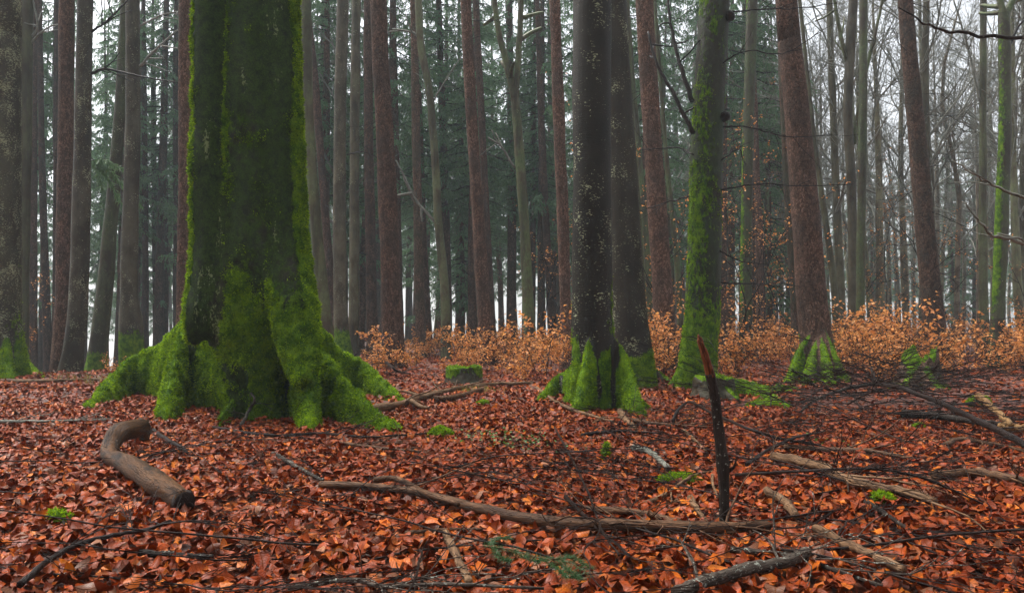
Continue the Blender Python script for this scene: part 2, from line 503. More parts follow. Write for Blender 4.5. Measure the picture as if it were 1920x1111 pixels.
def axis_from_px(cols, Y, H):
    """cols: [(px, py, width_px)...] from top to bottom -> foot point, local axis points and radii"""
    cols = sorted(cols, key=lambda c: -c[1])
    bp = P(cols[0][0], cols[0][1], Y)
    w = [P(c[0], c[1], Y) for c in cols]
    r = [c[2] / 2 / F * Y for c in cols]
    foot = np.array([w[0][0], w[0][1], 0.0])
    if len(w) > 1 and w[1][2] - w[0][2] > 0.1:
        k = (w[0][0] - w[1][0]) / (w[1][2] - w[0][2])
    else: k = 0
    gz = T(foot[0], foot[1])
    foot[0] += k * (w[0][2] - gz); foot[2] = T(foot[0], foot[1])
    pts = [np.zeros(3)] + [q - foot for q in w if q[2] - foot[2] > 0.25]
    rad_ = [r[0]] + [rk for q, rk in zip(w, r) if q[2] - foot[2] > 0.25]
    d = pts[-1] - pts[-2]; d = d / max(d[2], 0.05)
    if pts[-1][2] < H:
        d = d * 0.8; d[2] = 1
        top = pts[-1] + d * (H - pts[-1][2])
        pts.append(top); rad_.append(max(rad_[-1] * 0.45, 0.05))
    return foot, np.array(pts), np.array(rad_)

# ---- trees with buttress roots: pieces joined into one skin by a voxel remesh
def skin(name, mat, buf, voxel, smooth=4, blend=None):
    me = mk_mesh('raw', np.concatenate(buf.v), np.concatenate(buf.q), np.concatenate(buf.t) if buf.t else None)
    o = bpy.data.objects.new('raw', me); col.objects.link(o)
    md = o.modifiers.new('r', 'REMESH'); md.mode = 'VOXEL'; md.voxel_size = voxel
    dg = bpy.context.evaluated_depsgraph_get()
    ev = o.evaluated_get(dg)
    new = bpy.data.meshes.new_from_object(ev, depsgraph=dg)
    bpy.data.objects.remove(o); bpy.data.meshes.remove(me)
    n = len(new.vertices)
    v = np.empty(n * 3); new.vertices.foreach_get('co', v); v = v.reshape(-1, 3)
    e = np.empty(len(new.edges) * 2, np.int64); new.edges.foreach_get('vertices', e); e = e.reshape(-1, 2)
    deg = np.bincount(e.ravel(), minlength=n).astype(float)
    for _ in range(smooth):
        s = np.zeros((n, 3))
        for k in range(3):
            s[:, k] = np.bincount(e[:, 0], v[e[:, 1], k], n) + np.bincount(e[:, 1], v[e[:, 0], k], n)
        v = 0.45 * v + 0.55 * s / deg[:, None]
    if blend:
        wt = 0.6 * (sstep(blend[0], blend[0] + 0.45, v[:, 2]) * sstep(blend[1] + 0.6, blend[1], v[:, 2]))[:, None]
        for _ in range(45):
            s = np.zeros((n, 3))
            for k in range(3):
                s[:, k] = np.bincount(e[:, 0], v[e[:, 1], k], n) + np.bincount(e[:, 1], v[e[:, 0], k], n)
            v = v * (1 - wt) + wt * s / deg[:, None]
    w = v.copy()
    for _ in range(60):
        s = np.zeros((n, 3))
        for k in range(3):
            s[:, k] = np.bincount(e[:, 0], w[e[:, 1], k], n) + np.bincount(e[:, 1], w[e[:, 0], k], n)
        w = 0.4 * w + 0.6 * s / deg[:, None]
    new.vertices.foreach_set('co', v.ravel().astype(np.float32)); new.update()
    nr = np.empty(n * 3); new.vertices.foreach_get('normal', nr); nr = nr.reshape(-1, 3)
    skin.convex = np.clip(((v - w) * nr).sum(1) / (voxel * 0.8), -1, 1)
    new.name = name
    new.materials.clear(); new.materials.append(mat)
    new.polygons.foreach_set('use_smooth', np.ones(len(new.polygons), bool))
    return new, v, nr

def finish_skin(me, v, moss):
    me.vertices.foreach_set('co', v.ravel().astype(np.float32))
    a = me.attributes.new('moss', 'FLOAT', 'POINT')
    a.data.foreach_set('value', np.clip(moss, 0, 1.3).astype(np.float32))
    me.update()

def wedge(buf, path, h0, w0, w1, r_start, p=1.5, tip_h=0.09, k=12, n=26, sink=0.25):
    """one buttress root: an upright rounded ridge along a horizontal path, high at the trunk, low at the tip"""
    c = spline(path, n)
    seg = np.concatenate([[0], np.cumsum(np.linalg.norm(np.diff(c[:, :2], axis=0), axis=1))])
    s = np.clip((seg - r_start) / (seg[-1] - r_start), 0, 1)
    h = h0 * (1 - s) ** p + tip_h
    w = w0 * (1 - s) + w1 * s
    w[-1] *= 0.4; h[-1] *= 0.5
    t = np.gradient(c[:, :2], axis=0); t /= np.linalg.norm(t, axis=1)[:, None]
    nx = np.stack([-t[:, 1], t[:, 0]], -1)
    an = np.linspace(0, 2 * math.pi, k, endpoint=False)
    ca, sa = np.cos(an), np.sin(an)
    zz = (sa + 1) / 2
    prof = ca * (1.25 - 0.55 * zz)
    v = np.zeros((n, k, 3))
    v[..., :2] = c[:, None, :2] + nx[:, None] * (w[:, None] * prof[None])[..., None]
    v[..., 2] = (c[:, 2, None] - sink) + (h[:, None] + sink) * zz[None]
    i, j = np.meshgrid(np.arange(n - 1), np.arange(k), indexing='ij'); kk = (j + 1) % k
    q = np.stack([i * k + j, i * k + kk, (i + 1) * k + kk, (i + 1) * k + j], -1).reshape(-1, 4)
    vv = np.vstack([v.reshape(-1, 3), v[0].mean(0), v[-1].mean(0)])
    a = np.arange(k); b = (a + 1) % k
    tr = np.vstack([np.stack([np.full(k, n * k), b, a], -1), np.stack([np.full(k, n * k + 1), (n - 1) * k + a, (n - 1) * k + b], -1)])
    buf.add(vv, q, tr)

def tufts(name, me, parent, density, size, thr=0.45, zmax=99.0, ymax=None, bright=1.0, seed=1):
    """short moss shoots standing on the mossy skin: one part that nobody could count"""
    rg = np.random.default_rng(seed)
    n = len(me.vertices)
    v = np.empty(n * 3); me.vertices.foreach_get('co', v); v = v.reshape(-1, 3)
    nr = np.empty(n * 3); me.vertices.foreach_get('normal', nr); nr = nr.reshape(-1, 3)
    ms = np.empty(n); me.attributes['moss'].data.foreach_get('value', ms)
    me.calc_loop_triangles()
    tr = np.empty(len(me.loop_triangles) * 3, np.int32); me.loop_triangles.foreach_get('vertices', tr); tr = tr.reshape(-1, 3)
    a, b, c = v[tr[:, 0]], v[tr[:, 1]], v[tr[:, 2]]
    ar = np.linalg.norm(np.cross(b - a, c - a), axis=1) / 2
    cen = (a + b + c) / 3
    tn = nr[tr].mean(1)
    w = ar * (np.clip((ms[tr].mean(1) + 0.5 * fbm(cen * 7, 2, 5) - thr) * 4, 0, 1)) * (cen[:, 2] < zmax) * (tn[:, 1] < 0.45)
    N = int(w.sum() * density)
    if N < 10: return None
    f = rg.choice(len(tr), N, p=w / w.sum())
    u1, u2 = rg.random(N), rg.random(N)
    sw = u1 + u2 > 1; u1[sw], u2[sw] = 1 - u1[sw], 1 - u2[sw]
    p = a[f] + u1[:, None] * (b[f] - a[f]) + u2[:, None] * (c[f] - a[f])
    nn = tn[f]
    d = nn + 0.65 * rg.standard_normal((N, 3)) + np.array([0, 0, -0.15]); d /= np.linalg.norm(d, axis=1)[:, None]
    s = np.cross(d, rg.standard_normal((N, 3))); s /= np.linalg.norm(s, axis=1)[:, None]
    ln = size * (0.5 + rg.random(N))[:, None]
    q = np.stack([p - s * ln * 0.22 - nn * 0.004, p + s * ln * 0.22 - nn * 0.004, p + d * ln], 1)
    t = np.clip(0.5 + 0.55 * fbm(p * 5, 2, 9) + 0.22 * rg.standard_normal(N), 0, 1)[:, None] ** 1.2
    cl = (np.array(MOSS_D) * 1.3 * (1 - t) + np.array(MOSS_L) * np.array([1.45, 1.3, 1.1]) * t) * bright
    me2 = mk_mesh(name, q.reshape(-1, 3), None, np.arange(N * 3).reshape(-1, 3), MOSS, False, None, np.repeat(cl, 3, 0))
    o = obj(name, me2, parent)
    o['kind'] = 'stuff'
    return o

TREES = []      # (px at horizon, short description) used to say where unnamed things stand

def root_tree(name, label, cat, axis_cols, Y, H, roots, voxel, mat, props, moss_fn, extra=None, ridge=0.02, sm=4, dens=2500, tsize=0.022, thr=0.45, group=None, sides=26, tuft_bright=1.3, blend=None):
    foot, pts, rr = axis_from_px(axis_cols, Y, H)
    root = empty(name, foot, label, cat, group)
    buf = Buf()
    zsplit = min(H, 7.5)
    dense = spline(pts, 80)
    zz = np.linspace(-0.3, zsplit, 60)
    ax = np.stack([np.interp(zz, dense[:, 2], dense[:, 0]), np.interp(zz, dense[:, 2], dense[:, 1]), zz], -1)
    tube(buf, ax, np.interp(zz, pts[:, 2], rr), sides)
    rb = rr[0]
    for tip in roots:
        path_px, h0, w0, w1 = tip[:4]
        p = tip[4] if len(tip) > 4 else 1.5
        path = [np.zeros(3)] + [np.asarray(q, float) - foot for q in path_px]
        for q in path: q[2] = T(q[0] + foot[0], q[1] + foot[1]) - foot[2]
        wedge(buf, path, h0, w0, w1, tip[5] if len(tip) > 5 else rb * 0.85, p)
    if extra: extra(buf, foot)
    me, v, nr = skin('trunk', mat, buf, voxel, sm, blend)
    amp = ridge * (0.4 + 0.6 * sstep(zsplit, 0, v[:, 2]))
    v = v + nr * (amp * fbm(v * np.array([3.2, 3.2, 1.0]), 3, 21))[:, None]
    moss = moss_fn(v, nr) + 0.5 * skin.convex * sstep(2.2, 0.8, v[:, 2])  # moss thins in creases, which also puts crease shade into the colour
    v = v + nr * ((0.45 * ridge * vnoise(v * 13, 8) + 0.30 * ridge * vnoise(v * 29, 9)) * sstep(0.15, 0.6, moss))[:, None]
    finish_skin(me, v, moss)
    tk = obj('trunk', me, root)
    for k, x in props.items(): tk[k] = x
    if H > zsplit:
        up = Buf()
        zz = np.linspace(zsplit - 0.3, H, 12)
        tube(up, np.stack([np.interp(zz, dense[:, 2], dense[:, 0]), np.interp(zz, dense[:, 2], dense[:, 1]), zz], -1), np.interp(zz, pts[:, 2], rr) * 0.985, 16)
        # the upper stem belongs to the same trunk, above the picture
        o = obj('upper_stem', up.mesh('upper_stem', mat, True, 'moss'), root)
        for k, x in props.items(): o[k] = x
    if dens: tufts('moss', me, root, dens, tsize, thr, zmax=6.0, bright=tuft_bright)
    return root, foot, pts, rr

# the big beech
BY = 9.25
def big_extra(buf, foot):
    # the second stem grown into the left flank
    pl = [(397, 0, 34), (394, 250, 34), (391, 420, 34), (389, 510, 38), (374, 590, 33), (358, 650, 14)]
    w = [P(a, b, BY - 0.22 - (0.1 if b > 560 else 0)) - foot for a, b, c in pl]
    top = w[0] + (w[0] - w[1]) * 1.6
    tube(buf, spline([top] + w, 40), np.interp(np.linspace(0, 1, 40), np.linspace(0, 1, len(pl) + 1), [0.24] + [c / F * BY for a, b, c in pl]), 18)
    # a broad rib down the right flank
    pl = [(519, 0, 40), (526, 250, 42), (532, 420, 44), (540, 500, 45), (552, 580, 44), (562, 660, 36), (570, 720, 20)]
    w = [P(a, b, BY - 0.2 - 0.75 * max(0, (b - 440) / 280) ** 1.4) - foot for a, b, c in pl]
    top = w[0] + (w[0] - w[1]) * 1.6
    tube(buf, spline([top] + w, 40), np.interp(np.linspace(0, 1, 40), np.linspace(0, 1, len(pl) + 1), [0.26] + [c / F * BY for a, b, c in pl]), 18)
def big_moss(v, nr):
    z = v[:, 2]
    m = 0.95 * sstep(1.75, 0.35, z + 1.1 * fbm(v * np.array([1.9, 1.9, 0.9]), 3, 2))
    m = np.maximum(m, 1.0 * sstep(-0.35, -0.85, nr[:, 0]) * sstep(-1.5, 0.5, v[:, 2]))
    m = np.maximum(m, 0.85 * sstep(0.45, 0.9, nr[:, 0]) * (0.55 + 0.45 * sstep(3.6, 2.0, z)))
    m = m * (0.55 + 0.45 * sstep(-0.5, 0.25, nr[:, 2] + 0.4 * np.abs(nr[:, 0])))
    m = m + 0.30 + 0.50 * fbm(v * np.array([2.0, 2.0, 0.9]), 4, 4) - 0.20 * sstep(0.2, 1.0, -nr[:, 1]) * sstep(0.9, 1.8, z)
    # the hollow at the foot: bare dark bark, its shade put into colour too
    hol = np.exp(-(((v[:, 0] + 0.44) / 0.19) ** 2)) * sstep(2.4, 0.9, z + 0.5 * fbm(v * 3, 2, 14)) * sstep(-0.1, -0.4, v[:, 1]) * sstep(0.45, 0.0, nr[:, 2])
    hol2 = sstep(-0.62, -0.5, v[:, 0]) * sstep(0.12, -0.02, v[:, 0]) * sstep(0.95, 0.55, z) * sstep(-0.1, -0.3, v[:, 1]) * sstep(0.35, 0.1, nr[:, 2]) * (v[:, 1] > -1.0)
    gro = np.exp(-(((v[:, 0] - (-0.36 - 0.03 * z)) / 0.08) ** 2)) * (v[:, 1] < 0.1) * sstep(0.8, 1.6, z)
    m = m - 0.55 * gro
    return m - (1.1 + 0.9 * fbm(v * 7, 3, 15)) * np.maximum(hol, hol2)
roots = [
    ([G(262, 738), G(158, 770)], 1.95, 0.19, 0.10, 1.5, 0.58),
    ([G(352, 760), G(305, 791)], 1.95, 0.18, 0.12, 1.15, 0.50),
    ([G(480, 765), G(408, 802)], 0.55, 0.11, 0.075, 0.9, 0.5),
    ([G(560, 770), G(584, 812)], 1.85, 0.21, 0.085, 1.35, 0.55),
    ([G(572, 770), G(650, 793), G(755, 818)], 0.95, 0.13, 0.08, 1.2, 0.6),
    ([G(650, 742), G(765, 757)], 1.95, 0.19, 0.10, 1.45, 0.58),
    ([G(648, 757)], 1.5, 0.11, 0.08, 1.2, 0.5),
    ([np.array([-3.9, 10.9, 0])], 1.9, 0.2, 0.1, 1.5, 0.55),
    ([np.array([-2.4, 11.2, 0])], 1.9, 0.2, 0.1, 1.5, 0.55),
]
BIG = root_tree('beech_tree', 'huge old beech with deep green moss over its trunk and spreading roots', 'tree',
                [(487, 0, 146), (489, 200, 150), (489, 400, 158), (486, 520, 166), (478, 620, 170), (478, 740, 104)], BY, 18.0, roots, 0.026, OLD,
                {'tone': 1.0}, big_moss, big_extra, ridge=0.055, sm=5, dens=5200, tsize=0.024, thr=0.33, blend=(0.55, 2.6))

# the dark beech in the middle
def dark_moss(v, nr):
    z = v[:, 2]
    m = 1.15 * sstep(0.95, 0.35, z + 0.45 * fbm(v * 3.5, 3, 2)) + 0.5 * sstep(0.35, 0.9, nr[:, 0]) * sstep(3.6, 1.0, z)
    return m * (0.75 + 0.25 * fbm(v * 4, 2, 6)) * (0.72 + 0.28 * sstep(-0.6, 0.3, nr[:, 2]))
root_tree('beech_tree', 'tall dark wet beech with pale lichen flecks above a bright mossy foot', 'tree',
          [(1110, 0, 73), (1110, 300, 73), (1111, 560, 75), (1113, 650, 82), (1115, 750, 92)], 9.75, 17.0,
          [([G(1055, 742), G(1006, 756)], 0.80, 0.13, 0.07, 1.25), ([G(1082, 780)], 0.85, 0.11, 0.10, 0.9), ([G(1165, 774), G(1204, 785)], 0.85, 0.11, 0.08, 1.0),
           ([G(1222, 772)], 0.5, 0.10, 0.05, 1.3), ([np.array([1.1, 10.6, 0])], 0.6, 0.12, 0.06), ([np.array([0.7, 10.7, 0])], 0.6, 0.12, 0.06)],
          0.018, BEECH, {'tone': 0.16, 'green': 0.12, 'lichen': 0.78}, dark_moss, ridge=0.022, sm=2, dens=4500, tsize=0.022, thr=0.5)
# the one just behind it
def dark2_moss(v, nr):
    z = v[:, 2]
    return (1.1 * sstep(0.8, 0.4, z + 0.2 * fbm(v * 3, 2, 3)) * sstep(-0.5, 0.5, nr[:, 0] + 0.3)) * (0.7 + 0.3 * sstep(-0.6, 0.3, nr[:, 2]))
root_tree('beech_tree', 'brown flecked beech half hidden behind the tall dark beech', 'tree',
          [(1146, 0, 58), (1162, 300, 62), (1176, 560, 68), (1186, 650, 74), (1190, 715, 82)], 14.0, 17.0,
          [([G(1225, 712), G(1258, 718)], 0.75, 0.13, 0.06, 1.3), ([G(1212, 726)], 0.75, 0.14, 0.1, 1.1), ([G(1165, 722)], 0.5, 0.14, 0.1, 1.2), ([np.array([2.0, 15.1, 0])], 0.5, 0.1, 0.06)],
          0.024, BEECH, {'tone': 0.30, 'green': 0.05, 'lichen': 0.8}, dark2_moss, ridge=0.02, sm=4, dens=2600, tsize=0.03, thr=0.5)
# the green beech with the knobs
def green_moss(v, nr):
    z = v[:, 2]
    m = 0.22 * sstep(0.5, -0.9, nr[:, 0]) + 1.0 * sstep(0.9, 0.3, z + 0.2 * fbm(v * 3, 2, 3)) + 0.42
    return m * (0.85 + 0.75 * fbm(v * np.array([2.2, 2.2, 0.9]), 4, 5))
GREEN = root_tree('beech_tree', 'green mossy leaning beech with two black knobs on its right side', 'tree',
          [(1340, 0, 57), (1334, 100, 58), (1325, 300, 60), (1319, 560, 62), (1312, 640, 66), (1306, 715, 76)], 14.2, 17.0,
          [([G(1285, 716), G(1255, 726)], 0.85, 0.14, 0.07, 1.3), ([G(1300, 730)], 0.7, 0.14, 0.1, 1.2), ([G(1348, 718)], 0.6, 0.12, 0.08, 1.2), ([np.array([3.6, 15.2, 0])], 0.5, 0.1, 0.06)],
          0.022, BEECH, {'tone': 0.3, 'green': 1.4, 'lichen': 0.1}, green_moss, ridge=0.02, sm=4, dens=2600, tsize=0.028, thr=0.45)
# knobs and twigs of the green beech
def child_tube(parent, foot, name, px_pts, Y, r0, r1, mat, twigs=0, n=24, dy=0.0, spread=1.0):
    c = spline([P(a, b, Y + dy * k) - foot for k, (a, b) in enumerate(px_pts)], n)
    c[1:-1] += 0.006 * R.standard_normal((n - 2, 3))
    b = Buf()
    tube(b, c, np.linspace(r0, r1, n), 6)
    for _ in range(twigs):
        i = R.integers(3, n - 2)
        d = c[min(i + 2, n - 1)] - c[i]; d = d / np.linalg.norm(d)
        w = d * 0.7 + R.standard_normal(3) * np.array([0.5, 0.7, 0.5]); w /= np.linalg.norm(w)
        Ln = (0.25 + 0.5 * R.random()) * spread
        m = 6
        pp = c[i] + np.linspace(0, 1, m)[:, None] * w * Ln + np.cumsum(0.02 * R.standard_normal((m, 3)), 0) * np.linspace(0, 1, m)[:, None]
        tube(b, pp, np.linspace(max(r1, r0 * 0.4), r1 * 0.6, m), 4)
    o = obj(name, b.mesh(name, mat), parent)
    o['tone'], o['green'], o['lichen'] = 1.2, 0.9, 0.2
    return o
gr, gf = GREEN[0], GREEN[1]
for (a, b) in ((1371, 30), (1362, 218)):
    kb = Buf()
    q = P(a, b, 14.0) - gf
    tube(kb, spline([q + np.array([-0.10, 0.05, -0.06]), q + np.array([-0.02, 0, 0]), q + np.array([0.05, -0.02, 0.05])], 8), [0.05, 0.075, 0.09, 0.1, 0.1, 0.09, 0.06, 0.02], 10, 0.12)
    obj('knob', kb.mesh('knob', W_DARK), gr)
for pts_, tw in (([(1300, 290), (1270, 277), (1210, 280), (1150, 276)], 5), ([(1292, 368), (1240, 382), (1185, 400)], 5), ([(1356, 238), (1400, 238), (1480, 256), (1560, 252)], 7),
                 ([(1352, 356), (1420, 345), (1500, 348), (1600, 345)], 7), ([(1366, 22), (1430, 18), (1500, 15), (1570, 6)], 5), ([(1300, 250), (1265, 180), (1232, 120), (1215, 60)], 4), ([(1298, 190), (1275, 120), (1258, 50), (1250, -30)], 4),
                 ([(1353, 300), (1385, 280), (1393, 300), (1400, 310)], 3), ([(1350, 470), (1390, 490), (1440, 495)], 4), ([(1352, 530), (1420, 532), (1480, 540)], 5), ([(1352, 120), (1400, 95), (1470, 100), (1540, 60)], 6)):
    thick = 0.045 if pts_[-1][1] < 70 and pts_[0][0] < 1310 else 0.016
    child_tube(gr, gf, 'branch', pts_, 14.0, thick, 0.006 if thick < 0.02 else 0.02, W_DARK, tw, dy=-0.25 if pts_[-1][0] > 1400 else 0.3)

# the red spruce with the mossy foot
def redfoot_moss(v, nr):
    z = v[:, 2]
    return 1.05 * sstep(0.95, 0.35, z + 0.3 * fbm(v * 3, 2, 3)) * (0.75 + 0.3 * fbm(v * 5, 2, 6))
root_tree('spruce_tree', 'red brown scaly spruce trunk leaning left with bright moss round its foot', 'tree',
          [(1474, 0, 40), (1493, 200, 46), (1510, 400, 51), (1522, 560, 54), (1532, 650, 60), (1538, 705, 72)], 17.0, 20.0,
          [([G(1500, 708), G(1472, 716)], 0.9, 0.15, 0.08, 1.4), ([G(1505, 724)], 0.8, 0.15, 0.12, 1.2), ([G(1560, 724)], 0.85, 0.16, 0.1, 1.2), ([G(1594, 716)], 0.95, 0.15, 0.07, 1.4), ([np.array([6.9, 18.2, 0])], 0.6, 0.12, 0.08)],
          0.026, SPRUCE, {'tone': 1.0, 'green': 0.0}, redfoot_moss, ridge=0.025, sm=3, dens=2200, tsize=0.032, thr=0.5)
# lichen beech at the left edge
def left_moss(v, nr):
    z = v[:, 2]
    return 0.95 * sstep(1.0, 0.4, z + 0.3 * fbm(v * 3, 2, 3)) * (0.7 + 0.35 * fbm(v * 4, 2, 6)) + 0.25 * sstep(0.3, 0.9, nr[:, 0])
root_tree('beech_tree', 'beech at the left edge crusted with yellow green lichen', 'tree',
          [(0, 0, 72), (-1, 300, 72), (-2, 560, 74), (0, 640, 82), (2, 700, 96)], 16.6, 18.0,
          [([G(45, 700), G(82, 709)], 0.9, 0.14, 0.06, 1.3), ([G(22, 713)], 0.8, 0.16, 0.12, 1.2), ([G(-50, 712)], 0.8, 0.16, 0.1, 1.2), ([np.array([-11.6, 17.6, 0])], 0.7, 0.14, 0.06)],
          0.028, BEECH, {'tone': 0.6, 'green': 0.35, 'lichen': 1.25}, left_moss, ridge=0.025, sm=3, dens=2000, tsize=0.034, thr=0.5)

# ------------------------------------------------------------------ branches, crowns
def grow(lines, p, d, L, r, depth, rg, up=0.1, nseg=5, wig=0.18, kids=(2, 4), ang=0.6, shrink=0.6):
    pts = [p]; dd = d / np.linalg.norm(d)
    for k in range(nseg):
        dd = dd + wig * rg.standard_normal(3) + np.array([0, 0, up]); dd /= np.linalg.norm(dd)
        pts.append(pts[-1] + dd * L / nseg)
    pts = np.array(pts)
    lines.append((pts, np.linspace(r, r * 0.45, nseg + 1), depth))
    if depth <= 0: return
    for _ in range(rg.integers(*kids) + 1):
        i = rg.integers(1, nseg + 1)
        w = pts[i] - pts[i - 1]; w /= np.linalg.norm(w)
        nd = w + ang * rg.standard_normal(3); nd /= np.linalg.norm(nd)
        grow(lines, pts[i], nd, L * shrink * (0.7 + 0.5 * rg.random()), r * 0.55, depth - 1, rg, up, max(3, nseg - 1), wig, kids, ang, shrink)

# dead spruce branch meshes (shared)
DEAD = []
for s in range(5):
    rg = np.random.default_rng(60 + s); ln = []
    grow(ln, np.zeros(3), np.array([1.0, 0, -0.05]), 0.7 + 0.5 * rg.random(), 0.011, 2, rg, -0.02, 6, 0.12, (2, 4), 0.5, 0.5)
    b = Buf()
    for p, r, d in ln: tube(b, p, r, 4 if d > 1 else 3, cap=False)
    DEAD.append(b.mesh('branch', W_DARK))

# spruce crowns (shared): whorls of drooping boughs with hanging sprays of needles
def spruce_crown(seed, z0, z1, Lmax, per_bough=70, whorls=30, sparse=0.8):
    rg = np.random.default_rng(seed)
    V, C, wb = [], [], Buf()
    for z in np.linspace(z0, z1, whorls):
        f = (z1 - z) / (z1 - z0)
        Lb = Lmax * (0.15 + 0.85 * f ** 0.75)
        for k in range(5):
            if rg.random() > sparse: continue
            a = rg.random() * 2 * math.pi
            l = Lb * (0.6 + 0.5 * rg.random())
            t = np.linspace(0, 1, 9)
            out = np.stack([np.cos(a) * t * l, np.sin(a) * t * l, z + rg.normal(0, .15) + l * (0.05 * t - 0.55 * t ** 1.6 + 0.22 * t ** 4)], -1)
            out[1:] += rg.normal(0, 0.04 * l, (8, 3)) * 0.4
            tube(wb, out, np.linspace(0.035, 0.008, 9), 3, cap=False)
            n = int(per_bough * 0.42 * l / Lmax) + 5
            u = rg.random(n) ** 0.75 * 0.93 + 0.07
            i = np.minimum((u * 8).astype(int), 7); fr = (u * 8 - i)[:, None]
            p = out[i] * (1 - fr) + out[i + 1] * fr
            side = np.array([-math.sin(a), math.cos(a), 0]); fw = np.array([math.cos(a), math.sin(a), -0.3])
            sg = rg.choice([-1, 1], n)[:, None]
            # hanging branchlets, each feathered with short needle strips
            d = side * sg * (0.45 + 0.4 * rg.random((n, 1))) + fw * (0.25 + 0.5 * rg.random((n, 1))) + np.array([0, 0, -1.0]) * (0.5 + 0.8 * rg.random((n, 1)))
            d /= np.linalg.norm(d, axis=1)[:, None]
            ln = (0.35 + 0.55 * rg.random((n, 1))) * (0.45 + 0.55 * l / Lmax) * (1.05 - 0.5 * u[:, None])
            g0 = rg.random((n, 1))
            for r_ in range(8):
                f_ = r_ / 8
                st = p + d * ln * f_ + np.array([0, 0, -0.18]) * ln * f_ ** 2
                dd = d * 0.9 + np.cross(d, rg.standard_normal((n, 3))) * 0.55 + np.array([0, 0, -0.25]); dd /= np.linalg.norm(dd, axis=1)[:, None]
                w = np.cross(dd, rg.standard_normal((n, 3))); w /= np.linalg.norm(w, axis=1)[:, None]
                wd_ = 0.018 + 0.016 * rg.random((n, 1)); L_ = ln * (0.28 - 0.12 * f_)
                V.append(np.stack([st, st + dd * L_ * 0.5 + w * wd_, st + dd * L_, st + dd * L_ * 0.5 - w * wd_], 1))
                g = np.clip(g0 * 0.6 + 0.4 * rg.random((n, 1)), 0, 1)
                C.append(np.repeat((np.array([0.045, 0.10, 0.045]) * (1 - g) + np.array([0.13, 0.235, 0.10]) * g)[:, None], 4, 1))
    V = np.concatenate(V).reshape(-1, 3); C = np.concatenate(C).reshape(-1, 3)
    n = len(V) // 4
    wv = np.concatenate(wb.v); wq = np.concatenate(wb.q)
    me = mk_mesh('crown', np.vstack([V, wv]), np.vstack([np.arange(n * 4).reshape(-1, 4), wq + n * 4]), None, NEEDLE, False, None, np.vstack([C, np.tile([0.022, 0.016, 0.012], (len(wv), 1))]))
    return me, None
CROWNS = [spruce_crown(200 + s, 5.5 + 2.0 * (s % 3), 25, 2.7 + 0.5 * (s % 2), 135, 32, 0.66) for s in range(6)]
LOWCROWN = [spruce_crown(230 + s, 2.2, 13 + 3 * s, 2.6, 90, 30, 0.9) for s in range(2)]

# bare beech crowns (shared)
BARE = []
for s in range(5):
    rg = np.random.default_rng(300 + s); ln = []
    for k in range(11):
        z = 5.0 + 1.25 * k + rg.random()
        a = rg.random() * 6.283
        grow(ln, np.array([0, 0, z]), np.array([math.cos(a), math.sin(a), 0.9 + 0.5 * rg.random()]), 4.2 - 0.15 * k, 0.055 - 0.003 * k, 3, rg, 0.06, 6, 0.13, (2, 5), 0.5, 0.62)
    b = Buf()
    for p, r, d in ln: tube(b, p, np.maximum(r, 0.007), 5 if d > 2 else 3, cap=False)
    BARE.append(b.mesh('crown', W_GREY))

# copper leaves still hanging on thin low branches (shared sprays)
def leaf_quads(p, d, nrm, ln, wd_):
    """folded pointed leaves: p base, d direction, nrm normal -> verts (n,6,3) and two quads each"""
    s = np.cross(d, nrm); s /= np.linalg.norm(s, axis=1)[:, None] + 1e-9
    nn = np.cross(s, d)
    a = p; b = p + d * ln * 0.5 - nn * ln * 0.05; c = p + d * ln
    l = p + d * ln * 0.45 + s * wd_ + nn * ln * 0.08; r = p + d * ln * 0.45 - s * wd_ + nn * ln * 0.08
    v = np.stack([a, l, c, b, r], 1)
    return v
def leaf_faces(n):
    o = (np.arange(n) * 5)[:, None]
    return np.concatenate([o + np.array([0, 3, 2, 1]), o + np.array([0, 4, 2, 3])])
def copper_tint(n, rg):
    t = rg.random((n, 1))
    c = np.array([0.56, 0.19, 0.040]) * (1 - t) + np.array([0.78, 0.38, 0.12]) * t
    return c * (0.75 + 0.4 * rg.random((n, 1)))
def sapling(seed, H, stems, nleaf, lsize, layer=1.0, zlo=0.15):
    rg = np.random.default_rng(seed); ln = []
    for k in range(stems):
        a = rg.random() * 6.283
        d = np.array([0.35 * math.cos(a), 0.35 * math.sin(a), 1.0])
        grow(ln, np.array([0.12 * math.cos(a), 0.12 * math.sin(a), -0.02]), d, H * (0.7 + 0.45 * rg.random()), 0.004 + 0.004 * H, 3, rg, 0.05, 7, 0.12, (4, 6), 0.75, 0.45)
    b = Buf()
    for p, r, d in ln: tube(b, p, np.maximum(r, 0.0022), 4 if d > 2 else 3, cap=False)
    cand = np.concatenate([p[1:] for p, r, d in ln if d < 3]); cand = cand[cand[:, 2] > zlo * H]
    p = cand[rg.integers(0, len(cand), nleaf)] + 0.03 * rg.standard_normal((nleaf, 3))
    a = rg.random(nleaf) * 6.283
    d = np.stack([np.cos(a), np.sin(a), -0.35 + 0.5 * rg.standard_normal(nleaf)], -1); d /= np.linalg.norm(d, axis=1)[:, None]
    nm = np.array([0, 0, 1.0]) + 0.6 * rg.standard_normal((nleaf, 3))
    sz = lsize * (0.7 + 0.6 * rg.random((nleaf, 1)))
    v = leaf_quads(p, d, nm, sz, sz * 0.30)
    me = mk_mesh('foliage', v.reshape(-1, 3), leaf_faces(nleaf), None, COPPER, False, None, np.repeat(copper_tint(nleaf, rg), 5, 0))
    return b.mesh('stem', W_DARK), me
SAP = [sapling(400 + s, 0.55 + 0.09 * s, 2 + s % 3, 135 + 28 * s, 0.078) for s in range(7)]
TALLSAP = [sapling(450 + s, 4.5 + 1.2 * s, 2, 520, 0.075, zlo=0.2) for s in range(3)]

